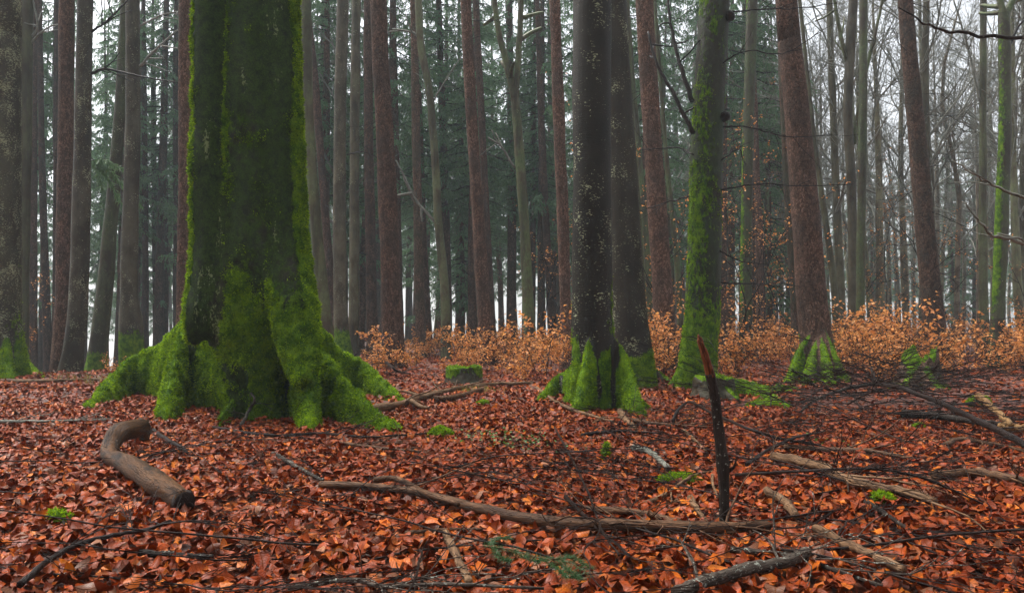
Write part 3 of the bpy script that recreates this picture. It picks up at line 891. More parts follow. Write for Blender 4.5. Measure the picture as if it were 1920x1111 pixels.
# ------------------------------------------------------------------ the other trunks, read from the photograph one by one
def plain_tree(kind, label, cols, Y, H=20.0, tone=1.0, green=0.0, lichen=0.0, moss_h=0.0, moss_side=None, moss_amt=0.0, dead=0, crown=None, sides=18, limbs=(), group=None, amp=0.02, flare=0.35):
    foot, pts, rr = axis_from_px(cols, Y, H)
    root = empty('spruce_tree' if kind == 's' else 'beech_tree', foot, label, 'tree', group)
    me = trunk_mesh('trunk', SPRUCE if kind == 's' else BEECH, pts, rr, sides, 0.2, amp, moss_h, moss_side, moss_amt, 4 + 0.45 * Y, flare, seed=int(abs(cols[0][0])) % 97)
    t = obj('trunk', me, root)
    t['tone'], t['green'], t['lichen'] = tone, green, lichen
    dense = spline(pts, 80)
    for k in range(dead):
        z = 1.8 + (1.2 + 0.42 * Y) * R.random()
        o = obj('branch', DEAD[k % 5], root, (np.interp(z, dense[:, 2], dense[:, 0]), np.interp(z, dense[:, 2], dense[:, 1]), z))
        o.rotation_euler = (0, 0.15 * R.standard_normal(), R.random() * 6.283)
        s = 0.6 + 0.9 * R.random(); o.scale = (s, s, s)
    if crown is not None:
        zc = 9.0
        o = obj('crown', crown[0], root, (np.interp(zc, dense[:, 2], dense[:, 0]), np.interp(zc, dense[:, 2], dense[:, 1]), 0))
        o.rotation_euler = (0, 0, R.random() * 6.283)
        if crown[1] is not None:
            b = obj('bough', crown[1], root, o.location); b.rotation_euler = o.rotation_euler
    for lb in limbs:
        child_tube(root, foot, 'limb', lb[0], Y, lb[1] / 2 / F * Y, lb[2] / 2 / F * Y, lb[3] if len(lb) > 3 else W_GREY, lb[4] if len(lb) > 4 else 3, spread=1.5)
    return root

HAND = [
 # kind, label, cols(top..bottom), Y, kwargs
 ('b', 'slim grey green beech just right of the lichen crusted edge beech', [(50, 0, 24), (46, 300, 24), (40, 560, 26), (37, 700, 30)], 23, dict(tone=0.9, green=0.6, dead=0, limbs=[([(55, 85), (85, 55), (130, 40)], 5, 2), ([(52, 75), (70, 50), (60, -10)], 5, 3)])),
 ('s', 'thin dark trunk close behind the slim grey green beech', [(63, 150, 13), (61, 350, 15), (60, 690, 20)], 32, dict(tone=0.7, dead=4)),
 ('s', 'thin dark trunk at the left side of the white gap', [(76, 150, 10), (80, 350, 12), (91, 700, 16)], 33, dict(tone=0.6, dead=4)),
 ('s', 'thin blackish trunk half behind the left reddish spruce', [(106, 150, 11), (106, 400, 12), (104, 690, 14)], 34, dict(tone=0.5, dead=3)),
 ('s', 'reddish spruce trunk standing left of the speckled brown beech', [(125, 0, 27), (123, 300, 28), (119, 560, 30), (114, 690, 34)], 21, dict(tone=1.15, dead=3)),
 ('b', 'speckled brown beech between the left reddish spruce and the leaning mossy stem', [(160, 0, 28), (156, 200, 29), (147, 560, 34), (132, 700, 38)], 19.5, dict(tone=0.62, green=0.1, lichen=0.9, limbs=[([(170, 138), (200, 130), (260, 143), (335, 155)], 6, 2, W_DARK, 8), ([(170, 60), (200, 40), (240, 0)], 5, 3, W_DARK, 4)])),
 ('b', 'pale mossy stem leaning right behind the speckled brown beech', [(234, 40, 18), (222, 240, 20), (205, 450, 26), (188, 620, 32), (180, 700, 36)], 23.5, dict(tone=0.7, green=0.8, lichen=0.5, moss_h=1.2)),
 ('b', 'grey beech with a lumpy moss covered burl at its foot', [(249, 0, 25), (249, 250, 27), (243, 450, 29), (242, 560, 32), (245, 600, 42), (246, 650, 44), (246, 700, 40)], 21.5, dict(tone=0.75, green=0.2, lichen=0.7, moss_h=2.0, limbs=[([(262, 125), (290, 95), (335, 55)], 6, 3, W_GREY, 5), ([(260, 50), (300, 30), (340, 20)], 4, 2, W_GREY, 5)])),
 ('s', 'slim dark trunk first to the right of the burl footed beech', [(270, 120, 9), (272, 400, 11), (273, 690, 12)], 38, dict(tone=0.5, dead=5)),
 ('s', 'slim dark trunk second to the right of the burl footed beech', [(287, 120, 9), (290, 400, 10), (294, 690, 12)], 40, dict(tone=0.5, dead=5)),
 ('s', 'slim dark trunk third to the right of the burl footed beech', [(309, 120, 9), (310, 400, 10), (310, 690, 12)], 41, dict(tone=0.5, dead=5)),
 ('s', 'slim dark trunk beside the red spruce that the huge beech half hides', [(330, 120, 11), (331, 400, 12), (331, 690, 13)], 39, dict(tone=0.5, dead=4)),
 ('s', 'red spruce half hidden by the left flank of the huge beech', [(348, 0, 24), (348, 300, 25), (345, 560, 27), (343, 700, 32)], 17, dict(tone=1.15, dead=2)),
 ('b', 'pale green beech right behind the huge beech, leaning left', [(573, 0, 20), (580, 250, 20), (598, 480, 22), (612, 620, 26), (616, 680, 30)], 21, dict(tone=1.25, green=0.75, lichen=0.2)),
 ('s', 'thin brown spruce leaning left beside the pale green beech', [(574, 0, 13), (590, 150, 14), (610, 400, 15), (622, 560, 16), (627, 670, 18)], 30, dict(tone=0.9, dead=10)),
 ('b', 'grey brown beech with green moss on its lowest part', [(643, 0, 22), (637, 250, 23), (638, 560, 25), (645, 665, 30)], 26, dict(tone=1.0, green=0.2, lichen=0.7, moss_h=1.8, limbs=[([(650, 290), (680, 285), (720, 300)], 3, 1, W_DARK, 4)])),
 ('b', 'smooth pale beech next to the grey brown beech', [(668, 0, 17), (665, 250, 18), (664, 560, 19), (662, 665, 21)], 28, dict(tone=1.1, green=0.35, lichen=0.5)),
 ('s', 'dim purple brown trunk left of the stout purple red spruce', [(690, 120, 17), (692, 300, 18), (697, 560, 20), (699, 665, 22)], 30, dict(tone=0.8, dead=7)),
 ('s', 'stout purple red spruce rising straight behind the orange saplings', [(709, 0, 32), (718, 200, 33), (728, 400, 35), (734, 560, 37), (738, 670, 42)], 20, dict(tone=0.95, dead=3, sides=24)),
 ('s', 'narrow trunk close against the right side of the stout purple red spruce', [(742, 200, 10), (750, 560, 12), (753, 660, 13)], 34, dict(tone=0.75, dead=5)),
 ('s', 'grey trunk crossed by a pale bent limb', [(776, 0, 14), (780, 250, 16), (787, 560, 19), (790, 660, 21)], 29, dict(tone=1.2, green=0.4, dead=6)),
 ('b', 'wavy pale beech with a crooked stem and a long pale limb', [(784, 0, 13), (790, 90, 14), (805, 170, 15), (812, 250, 14), (818, 330, 15), (822, 420, 16), (833, 530, 17), (838, 660, 20)], 27, dict(tone=1.35, green=0.7, lichen=0.2, limbs=[([(786, 70), (770, 60), (735, 55)], 6, 3), ([(742, 300), (760, 335), (780, 375), (815, 415)], 3, 6), ([(812, 190), (830, 160), (850, 130)], 4, 1), ([(810, 190), (795, 170), (790, 140)], 3, 1)])),
 ('s', 'tall light brown spruce left of the forked pale green beech', [(873, 0, 21), (883, 200, 22), (896, 400, 24), (906, 560, 26), (913, 660, 30)], 22, dict(tone=1.2, dead=4, sides=22)),
 ('s', 'thin shadowy spruce tight behind the tall light brown spruce', [(892, 0, 13), (902, 200, 13), (912, 400, 13), (920, 560, 13), (924, 650, 15)], 31, dict(tone=0.85, dead=9)),
 ('b', 'pale green beech forking into two stems high up', [(966, 185, 16), (972, 260, 18), (982, 400, 19), (990, 560, 20), (996, 655, 24)], 24, dict(tone=1.3, green=0.95, lichen=0.2, H=6.5, limbs=[([(966, 190), (948, 110), (935, 60), (922, -40)], 15, 10, BEECH), ([(966, 195), (972, 100), (976, 30), (978, -40)], 14, 10, BEECH), ([(965, 315), (940, 275), (915, 258)], 5, 3)])),
 ('s', 'dim spruce trunk right of the forked pale green beech', [(1014, 200, 13), (1020, 350, 14), (1032, 560, 15), (1036, 650, 16)], 36, dict(tone=0.85, dead=7)),
 ('s', 'pinkish red spruce partly hidden by the tall dark beech', [(1040, 0, 22), (1049, 250, 22), (1060, 560, 22), (1064, 665, 26)], 20, dict(tone=1.35, dead=2)),
 ('b', 'greenish beech showing in the gap behind the brown flecked beech', [(1174, 0, 11), (1184, 250, 15), (1196, 420, 17), (1206, 650, 20)], 24, dict(tone=1.1, green=0.9)),
 ('b', 'slim green beech close to the left side of the pinkish brown spruce', [(1180, 60, 9), (1195, 250, 10), (1212, 450, 12), (1220, 660, 14)], 28, dict(tone=1.0, green=1.0)),
 ('s', 'pinkish brown spruce between the flecked beech and the green mossy beech', [(1208, 0, 33), (1220, 200, 34), (1233, 400, 36), (1243, 560, 37), (1248, 670, 42)], 19, dict(tone=1.3, dead=2, sides=24)),
 ('b', 'thin green stem leaning against the right of the pinkish brown spruce', [(1246, 250, 7), (1258, 380, 9), (1270, 500, 12), (1278, 650, 13)], 27, dict(tone=1.1, green=0.95)),
 ('b', 'green brown beech right of the green mossy beech', [(1410, 0, 21), (1404, 200, 21), (1400, 400, 21), (1399, 560, 22), (1398, 650, 25)], 26, dict(tone=0.75, green=1.0, moss_side=math.pi, moss_amt=0.48)),
 ('s', 'dim red trunk just right of the green brown beech', [(1418, 300, 12), (1424, 450, 15), (1428, 650, 18)], 30, dict(tone=1.1, dead=4)),
 ('s', 'dark green brown trunk tucked behind the moss footed red spruce', [(1468, 150, 15), (1480, 400, 17), (1490, 560, 17), (1494, 660, 20)], 24, dict(tone=0.7, green=0.6, dead=2)),
 ('b', 'thin leaning grey stem right of the moss footed red spruce', [(1520, 200, 8), (1536, 330, 10), (1556, 470, 12), (1566, 560, 14), (1570, 650, 16)], 27, dict(tone=1.0, green=0.5)),
 ('b', 'slim grey beech right of the thin leaning grey stem', [(1555, 0, 12), (1560, 150, 12), (1568, 350, 13), (1577, 560, 15), (1580, 650, 17)], 29, dict(tone=1.0, green=0.4, crown=1)),
 ('b', 'dark grey beech with a bent stem close beside the slender green beech', [(1600, 0, 17), (1596, 60, 17), (1590, 200, 16), (1591, 250, 17), (1598, 400, 16), (1599, 650, 18)], 26, dict(tone=0.8, green=0.2, limbs=[([(1592, 130), (1575, 60), (1560, -30)], 9, 5, BEECH, 4), ([(1600, 270), (1620, 150), (1642, 60), (1660, -30)], 10, 4, BEECH, 5)])),
 ('b', 'slender bright green beech touching the bent dark grey beech', [(1619, 0, 15), (1618, 200, 15), (1615, 400, 15), (1613, 560, 16), (1612, 650, 18)], 24.5, dict(tone=0.85, green=1.0, lichen=0.3, moss_side=0.6, moss_amt=0.5)),
 ('s', 'dark brown spruce bristling with short dead twigs, leaning left', [(1697, 0, 25), (1714, 200, 30), (1732, 400, 33), (1747, 560, 36), (1756, 660, 42)], 20.5, dict(tone=0.72, green=0.1, dead=22, sides=24)),
 ('b', 'thin grey beech behind the twig bristling dark spruce', [(1737, 0, 12), (1735, 100, 12), (1737, 250, 12), (1742, 650, 15)], 28, dict(tone=0.9, green=0.3, crown=2)),
 ('b', 'thin greenish beech left of the bright green forked beech', [(1844, 0, 11), (1843, 250, 13), (1844, 560, 16), (1850, 650, 18)], 25, dict(tone=1.0, green=0.75, limbs=[([(1838, 190), (1815, 90), (1788, 0)], 5, 3, W_GREY, 5), ([(1850, 210), (1870, 170), (1890, 120)], 4, 2, W_GREY, 4)])),
 ('b', 'bright green beech near the right edge, forked at the top of the picture', [(1882, 25, 20), (1884, 100, 22), (1884, 250, 22), (1877, 450, 23), (1872, 560, 24), (1868, 680, 28)], 21, dict(tone=0.75, green=1.0, lichen=0.3, H=8.6, moss_side=math.pi * 1.1, moss_amt=0.5, limbs=[([(1882, 30), (1876, 5), (1868, -60)], 13, 10, BEECH), ([(1884, 30), (1900, 0), (1925, -50)], 14, 10, BEECH), ([(1890, 95), (1910, 50), (1930, 30)], 5, 3, W_DARK)])),
 ('b', 'grey green beech at the far right edge of the picture', [(1925, 0, 16), (1922, 300, 17), (1918, 560, 18), (1916, 650, 20)], 33, dict(tone=1.0, green=0.5, crown=3)),
]
BARE_FOR = {1: 0, 2: 1, 3: 2}
for kind, label, cols, Y, kw in HAND:
    kw = dict(kw)
    if isinstance(kw.get('crown'), int): kw['crown'] = (BARE[kw['crown']], None)
    plain_tree(kind, label, cols, Y, **kw)
    TREES.append((cols[-1][0], label))

# ------------------------------------------------------------------ the wood behind: single trees, told apart only by the gap they stand in
ZONES = [(-400, 110, 'in the left corner behind the lichen crusted beech'), (110, 345, 'between the left reddish spruce and the huge mossy beech'),
         (345, 720, 'between the huge mossy beech and the stout purple red spruce'), (720, 905, 'between the stout purple red spruce and the tall light brown spruce'),
         (905, 1080, 'between the tall light brown spruce and the tall dark beech'), (1080, 1320, 'between the tall dark beech and the green mossy beech'),
         (1320, 1520, 'between the green mossy beech and the moss footed red spruce'), (1520, 1740, 'between the moss footed and the twig bristling spruce'),
         (1740, 2400, 'to the right of the twig bristling dark spruce')]
def zone(px):
    for a, b, t in ZONES:
        if a <= px < b: return t
    return ZONES[-1][2] if px > 0 else ZONES[0][2]

MARKS = [(0, 'lichen edge beech'), (123, 'left reddish spruce'), (147, 'speckled brown beech'), (243, 'burl footed beech'), (460, 'huge mossy beech'), (607, 'pale green leaning beech'), (640, 'grey brown beech'),
         (728, 'stout purple red spruce'), (787, 'grey trunk with pale limb'), (833, 'wavy pale beech'), (900, 'light brown spruce'), (985, 'forked pale green beech'), (1055, 'pinkish red spruce'), (1110, 'tall dark beech'), (1180, 'flecked brown beech'),
         (1240, 'pinkish brown spruce'), (1325, 'knobbed green beech'), (1400, 'green brown beech'), (1525, 'moss footed spruce'), (1575, 'slim grey beech'), (1610, 'slender bright green beech'), (1745, 'twig bristling spruce'), (1847, 'thin greenish beech'), (1878, 'bright green forked beech')]
FLOORMARKS = [((270, 900), 'the hooked log'), ((480, 800), 'the roots of the huge beech'), ((850, 945), 'the long brown branch'), ((1010, 1045), 'the spruce sprig'), ((1358, 1000), 'the foot of the stake'), ((1110, 775), 'the tall dark beech'),
              ((1270, 905), 'the flat moss patch'), ((1345, 750), 'the rotten stump'), ((1600, 900), 'the thick weathered log'), ((1760, 755), 'the arching branch'), ((1620, 1030), 'the bottom right log'), ((1137, 850), 'the mossy peg'), ((110, 990), 'the left moss cushion'), ((700, 1090), 'the bottom lichen branch'), ((1850, 890), 'the grey brown log')]
PENDING = []
ORD = ['first', 'second', 'third', 'fourth', 'fifth', 'sixth', 'seventh', 'eighth', 'ninth', 'tenth', 'eleventh', 'twelfth', 'thirteenth', 'fourteenth', 'fifteenth', 'sixteenth', 'seventeenth', 'eighteenth', 'nineteenth', 'twentieth']
NUM = ['', 'one', 'two', 'three', 'four', 'five', 'six', 'seven', 'eight', 'nine', 'ten', 'eleven', 'twelve', 'thirteen', 'fourteen', 'fifteen', 'sixteen', 'seventeen', 'eighteen', 'nineteen', 'twenty', 'many']
def pend(o, what, px, py=None, join='beside'):
    if py is None:
        k = min(MARKS, key=lambda m: abs(m[0] - px))
        t = f"{what} {'left' if px < k[0] else 'right'} of the {k[1]}"
    else:
        k = min(FLOORMARKS, key=lambda m: math.hypot(m[0][0] - px, 1.6 * (m[0][1] - py)))
        t = f'{what} {join} {k[1]}'
    PENDING.append((t, px, o))
def settle_labels():
    """things that still read alike are told apart by their order from the left"""
    by = {}
    for t, px, o in PENDING: by.setdefault(t, []).append((px, o))
    for t, l in by.items():
        l.sort(key=lambda q: q[0])
        for i, (px, o) in enumerate(l):
            n = len(l)
            o['label'] = t if n == 1 else f"{t}, {('left' if i == 0 else 'right') if n == 2 else 'leftmost' if i == 0 else 'rightmost' if i == n - 1 else ORD[min(i, 19)] + ' from left'} of {NUM[min(n, 21)]}"

TR_S = []
for s in range(6):
    ptsx = np.array([[0, 0, 0], [0.08 * random.uniform(-1, 1), 0, 6], [0.25 * random.uniform(-1, 1), 0, 14], [0.3 * random.uniform(-1, 1), 0, 27]])
    TR_S.append(trunk_mesh('trunk', SPRUCE, ptsx, [0.21, 0.19, 0.15, 0.03], 10, 0.6, 0.02, fine=3, seed=40 + s))
TR_B = []
for s in range(6):
    ptsx = np.array([[0, 0, 0], [0.25 * random.uniform(-1, 1), 0.1, 4], [0.5 * random.uniform(-1, 1), 0.1, 9], [0.7 * random.uniform(-1, 1), 0, 14], [0.8 * random.uniform(-1, 1), 0, 20]])
    TR_B.append(trunk_mesh('trunk', BEECH, ptsx, [0.17, 0.15, 0.12, 0.08, 0.03], 10, 0.6, 0.03, fine=3, seed=50 + s))

placed = []
def far_tree(kind, px, Y, sc_=1.0, crown=True, tone=1.0, green=0.2):
    x = (px - CX) / F * Y
    for (a, b) in placed:
        if (a - x) ** 2 + (b - Y) ** 2 < 0.9: return
    placed.append((x, Y))
    z = T(x, Y)
    dist = 'distant' if Y > 50 else 'slim'
    nm, tx, gp = (('spruce_tree', f'{dist} misty spruce {zone(px)}', f'{dist} spruces {zone(px)}') if kind == 's' else
                  ('beech_tree', f'{dist} misty bare beech {zone(px)}', f'{dist} bare beeches {zone(px)}'))
    root = empty(nm, (x, Y, z - 0.05), tx, 'tree', gp)
    pend(root, f"{dist} {'dark' if tone < 0.8 else 'misty' if tone < 1.05 else 'pale'} {'spruce' if kind == 's' else 'beech'}", px)
    root.rotation_euler = (R.normal(0, 0.012), R.normal(0, 0.02), R.random() * 6.283)
    root.scale = (sc_, sc_, sc_ * (0.9 + 0.2 * R.random()))
    t = obj('trunk', (TR_S if kind == 's' else TR_B)[R.integers(6)], root)
    t['tone'], t['green'], t['lichen'] = tone, green, 0.15
    if crown:
        if kind == 's':
            c = CROWNS[R.integers(6)]
            obj('crown', c[0], root)
        else:
            obj('crown', BARE[R.integers(5)], root)
# left: dark close stems, with the white gap kept open
for px in np.linspace(-120, 345, 26):
    p = px + R.normal(0, 7)
    if 80 < p < 104: continue
    far_tree('s', p, 34 + 22 * R.random(), 0.8 + 0.3 * R.random(), True, 0.55 + 0.3 * R.random(), 0.1)
for px in np.linspace(365, 545, 9):
    far_tree('s', px + R.normal(0, 7), 34 + 40 * R.random(), 0.8 + 0.3 * R.random(), True, 0.6 + 0.4 * R.random(), 0.2)
# the middle: spruces in depth
for px in np.linspace(540, 1460, 78):
    far_tree('s', px + R.normal(0, 8), 34 + 50 * R.random() ** 1.3, 0.8 + 0.4 * R.random(), True, 0.7 + 0.5 * R.random(), 0.3 * R.random())
for px in np.linspace(560, 1480, 16):
    far_tree('b', px + R.normal(0, 20), 30 + 40 * R.random(), 0.9 + 0.3 * R.random(), True, 1.0 + 0.3 * R.random(), R.random())
for px in np.linspace(-140, 1470, 64):
    far_tree('s', px + R.normal(0, 9), 72 + 40 * R.random(), 0.8 + 0.3 * R.random(), True, 0.7, 0.3)
# right: bare beeches with some spruces far behind
for px in np.linspace(1430, 2080, 54):
    far_tree('b', px + R.normal(0, 10), 30 + 55 * R.random(), 0.85 + 0.35 * R.random(), True, 1.2 + 0.7 * R.random(), R.random() * 0.8)
for px in np.linspace(1440, 2080, 38):
    far_tree('s', px + R.normal(0, 10), 60 + 40 * R.random(), 0.6 + 0.25 * R.random(), True, 0.8, 0.3)

# young spruces with green boughs down to eye level
def low_spruce(px, Y, k, s, label):
    x = (px - CX) / F * Y
    r = empty('spruce_tree', (x, Y, T(x, Y)), label, 'tree')
    r.scale = (s, s, s)
    t = obj('trunk', TR_S[k], r); t['tone'], t['green'], t['lichen'] = 0.8, 0.3, 0
    t.scale = (0.6, 0.6, 0.55)
    obj('crown', LOWCROWN[k][0], r)
low_spruce(1445, 36, 1, 1.0, 'green boughed spruce behind the dim red trunk, foliage low on its stem')
low_spruce(868, 40, 0, 1.1, 'green boughed spruce seen left of the tall light brown spruce')
low_spruce(1790, 60, 0, 1.0, 'misty blue green spruce right of the twig bristling dark spruce')

# the hanging green bough on the left
def green_bough():
    p0 = P(175, 300, 22.0); rg = np.random.default_rng(5)
    r = empty('spruce_bough', p0, 'fresh green drooping spruce bough hanging before the burl footed beech', 'bough')
    V, C, wb = [], [], Buf()
    for (a, b) in ((265, 385), (250, 330), (225, 375), (190, 350), (240, 355), (215, 310), (140, 330)):
        e = P(a, b, 21.6 + 0.8 * rg.random()) - p0
        c = spline([np.zeros(3), e * 0.5 + np.array([0, 0, 0.12]), e], 14)
        tube(wb, c, np.linspace(0.012, 0.004, 14), 3)
        n = 260
        u = rg.random(n) * 13; i = np.minimum(u.astype(int), 12); f = (u - i)[:, None]
        p = c[i] * (1 - f) + c[i + 1] * f
        d = (c[-1] - c[0])[None] * 0.5 / np.linalg.norm(c[-1]) + rg.standard_normal((n, 3)) * 0.4 + np.array([0, 0, -0.7]); d /= np.linalg.norm(d, axis=1)[:, None]
        w = np.cross(d, rg.standard_normal((n, 3))); w /= np.linalg.norm(w, axis=1)[:, None]
        ln = 0.08 + 0.2 * rg.random((n, 1))
        V.append(np.stack([p, p + d * ln * 0.5 + w * 0.012, p + d * ln, p + d * ln * 0.5 - w * 0.012], 1))
        g = rg.random((n, 1)); C.append(np.repeat((np.array([0.07, 0.14, 0.05]) * (1 - g) + np.array([0.15, 0.27, 0.10]) * g)[:, None], 4, 1))
    V = np.concatenate(V); C = np.concatenate(C)
    obj('needles', mk_mesh('needles', V.reshape(-1, 3), np.arange(len(V) * 4).reshape(-1, 4), None, NEEDLE, False, None, C.reshape(-1, 3)), r)
    wb2 = Buf()
    q = P(150, 296, 19.5) - p0
    tube(wb2, spline([q, q * 0.5 + np.array([0, 0, 0.1]), np.zeros(3)], 8), 0.014, 5)
    obj('stem', wb.mesh('stem', W_DARK), r); obj('stem', wb2.mesh('stem', W_DARK), r)
green_bough()

# tall copper leaved saplings among the middle trees
for k, (px, Y, s) in enumerate(((1262, 22, 1.15), (1300, 25, 1.1), (1225, 27, 1.2), (1370, 24, 1.1), (1425, 27, 0.9), (1500, 31, 1.0), (60, 26, 0.75), (1640, 30, 0.9), (1800, 30, 1.0), (1905, 27, 1.0), (1560, 34, 1.1), (1010, 33, 1.0))):
    x = (px - CX) / F * Y
    r = empty('beech_sapling', (x, Y, T(x, Y)), f'tall thin copper leaved young beech {zone(px)}', 'sapling', f'tall copper saplings {zone(px)}')
    pend(r, 'tall copper leaved sapling', px)
    st, fo = TALLSAP[k % 3]
    obj('stem', st, r); obj('foliage', fo, r)
    r.scale = (s, s, s); r.rotation_euler = (0, 0, R.random() * 6.283)

# the copper thicket
def add_sap(px, Y, s):
    if 1455 < px < 1615 and Y < 18 or 1240 < px < 1360 and Y < 15.5: return
    x = (px - CX) / F * Y
    if fbm(np.array([[x * 0.5, Y * 0.35, 3.0]]), 2, 31)[0] < -0.28: return
    if any((a - x) ** 2 + (b - Y) ** 2 < 0.04 for a, b in placed): return
    z0 = zone(px)
    depth = 'front' if Y < 17 else 'back'
    r = empty('beech_sapling', (x, Y, T(x, Y)), f'orange leaved beech sapling, {depth} of thicket {z0}', 'sapling', f'{depth} orange saplings {z0}')
    pend(r, f"{'near' if Y < 17 else 'mid' if Y < 24 else 'far'} orange sapling", px)
    st, fo = SAP[R.integers(7)]
    obj('stem', st, r); obj('foliage', fo, r)
    s *= 0.66 + 0.8 * R.random() ** 1.6
    r.scale = (s, s, s); r.rotation_euler = (0, 0, R.random() * 6.283)
for _ in range(60): add_sap(R.uniform(690, 1075), R.uniform(14.5, 24), 0.85)
for _ in range(22): add_sap(R.uniform(690, 1075), R.uniform(24, 36), 1.0)
for _ in range(10): add_sap(R.uniform(1195, 1290), R.uniform(15.5, 20), 0.95)
for _ in range(26): add_sap(R.uniform(1350, 1490), R.uniform(15, 24), 1.05)
for _ in range(104): add_sap(R.uniform(1570, 2000), R.uniform(14, 26), 1.05)
for _ in range(66): add_sap(R.uniform(1360, 2050), R.uniform(24, 44), 1.2)
add_sap(217, 16.6, 0.55); add_sap(205, 17.4, 0.5)

# ------------------------------------------------------------------ stumps
def stump(label, cols, Y, top_h, rootsp, moss, mat=BEECH, tone=0.9, jag=0.03, seed=1, dens=2600, tilt=0.0):
    cx, rpx = cols
    c = P(cx, 640, Y); foot = np.array([c[0], c[1], T(c[0], c[1])])
    r = rpx / F * Y
    root = empty('tree_stump', foot, label, 'stump')
    buf = Buf()
    zz = np.linspace(-0.2, top_h, 12)
    tube(buf, np.stack([zz * 0, zz * 0, zz], -1), r * (1 + 0.25 * np.exp(-np.maximum(zz, 0) / 0.12)) * (1.15 - 0.38 * np.clip(zz / top_h, 0, 1) if top_h > 0.4 else 1), 22, 0.05)
    for q, h0, w0, w1 in rootsp:
        path = [np.zeros(3)] + [np.asarray(k) - foot for k in q]
        wedge(buf, path, h0, w0, w1, r * 0.7, 1.2)
    me, v, nr = skin('stump_body', mat, buf, 0.02, 2)
    v = v + nr * (0.03 * fbm(v * 4, 3, seed) + 0.012 * vnoise(v * 16, seed))[:, None]
    up = sstep(top_h * 0.6, top_h, v[:, 2])
    v[:, 2] += up * (jag * fbm(v * np.array([6, 6, 0]) + 3, 3, seed + 2) * 2 + tilt * v[:, 0])
    finish_skin(me, v, moss(v, nr))
    o = obj('stump_body', me, root); o['tone'], o['green'], o['lichen'] = tone, 0.4, 0.3
    tufts('moss', me, root, dens, 0.026, 0.45)
stump('low stump with a flat mossy top in front of the orange saplings', (871, 31), 14.2, 0.33, [([G(838, 722)], 0.25, 0.12, 0.06), ([G(905, 722)], 0.22, 0.12, 0.06)],
      lambda v, n: 0.9 * sstep(0.0, 0.25, v[:, 2]) + 0.1 * n[:, 2] - 0.5 * sstep(0.4, 0.9, -n[:, 1]) * sstep(-0.2, 0.12, v[:, 0] + 0.1), seed=3, tone=0.5)
stump('rotten stump with a long mossy root beside the upright broken stake', (1338, 36), 11.2, 0.30, [([G(1405, 745), G(1480, 770)], 0.28, 0.12, 0.05), ([G(1385, 756)], 0.2, 0.1, 0.06)],
      lambda v, n: 1.1 * sstep(0.35, 0.8, n[:, 2]) + 0.7 * sstep(0.3, 0.1, v[:, 2]) * sstep(0.1, 0.5, v[:, 0]) + 0.25, seed=5, tone=0.55)
stump('crumbling mossy stump in the thicket behind the long arching branch', (1722, 38), 13.4, 0.55, [([G(1690, 735)], 0.4, 0.15, 0.1), ([G(1765, 735)], 0.35, 0.15, 0.1)],
      lambda v, n: 0.6 * sstep(0.2, 0.8, n[:, 2]) + 0.18, seed=8, jag=0.16, tone=1.3, tilt=0.45, mat=SPRUCE)
stump('low mossy lump of old stump right of the rotten stump', (1455, 26), 12.6, 0.10, [([G(1500, 735)], 0.08, 0.1, 0.05)],
      lambda v, n: 0.9 * sstep(0.1, 0.7, n[:, 2]) + 0.2, seed=9, tone=0.8, dens=1800)

# ------------------------------------------------------------------ things lying on the floor
def ground_path(px_pts, up=0.02, lift=None):
    out = []
    for k, p in enumerate(px_pts):
        h = up if lift is None else lift[k]
        out.append(G(p[0], p[1], h))
    return out
def branch(label, px_pts, rpx, mat, up=None, taper=0.5, forks=(), twigs=0, lift=None, name='fallen_branch', bump=0.10, sides=8, group=None, tl=0.4):
    mid = G(*px_pts[len(px_pts) // 2])
    if lift is not None: mid = G(*px_pts[len(px_pts) // 2], lift[len(px_pts) // 2])
    r0 = rpx / F * mid[1]
    up = r0 * 0.75 + (0.06 if rpx >= 8 else 0.045) if up is None else up + 0.035
    if lift is not None: lift = [l + 0.03 for l in lift]
    c = spline(ground_path(px_pts, up, lift), 30)
    org = c[0].copy(); org[2] = T(org[0], org[1])
    root = empty(name, org, label, 'branch', group)
    c = c - org
    c[1:-1] += r0 * 0.15 * R.standard_normal((28, 3)) * np.array([1, 1, 0.6])
    b = Buf(); tube(b, c, r0 * np.linspace(1, taper, 30), sides, bump)
    obj('stem', b.mesh('stem', mat), root)
    for pp, w in forks:
        d = spline(ground_path(pp, up * 1.2), 14) - org
        bb = Buf(); tube(bb, d, w / F * mid[1] * np.linspace(1, 0.45, 14), 6, bump); obj('fork', bb.mesh('fork', mat), root)
    for k in range(twigs):
        i = R.integers(4, 28)
        w = c[min(i + 2, 29)] - c[i - 2]; w /= np.linalg.norm(w)
        lnx = []
        a = R.choice([-1, 1]) * (0.5 + 0.5 * R.random())
        d = np.array([w[0] * math.cos(a) - w[1] * math.sin(a), w[0] * math.sin(a) + w[1] * math.cos(a), 0.15 + 0.25 * R.random()])
        grow(lnx, c[i], d, tl * (0.6 + 0.8 * R.random()), max(r0 * 0.28, 0.003), 2, R, -0.03, 6, 0.1, (1, 3), 0.45, 0.6)
        bb = Buf()
        for p, r, q in lnx: tube(bb, p, np.maximum(r, 0.0018), 4, cap=False)
        obj('twig', bb.mesh('twig', mat), root)
    return root

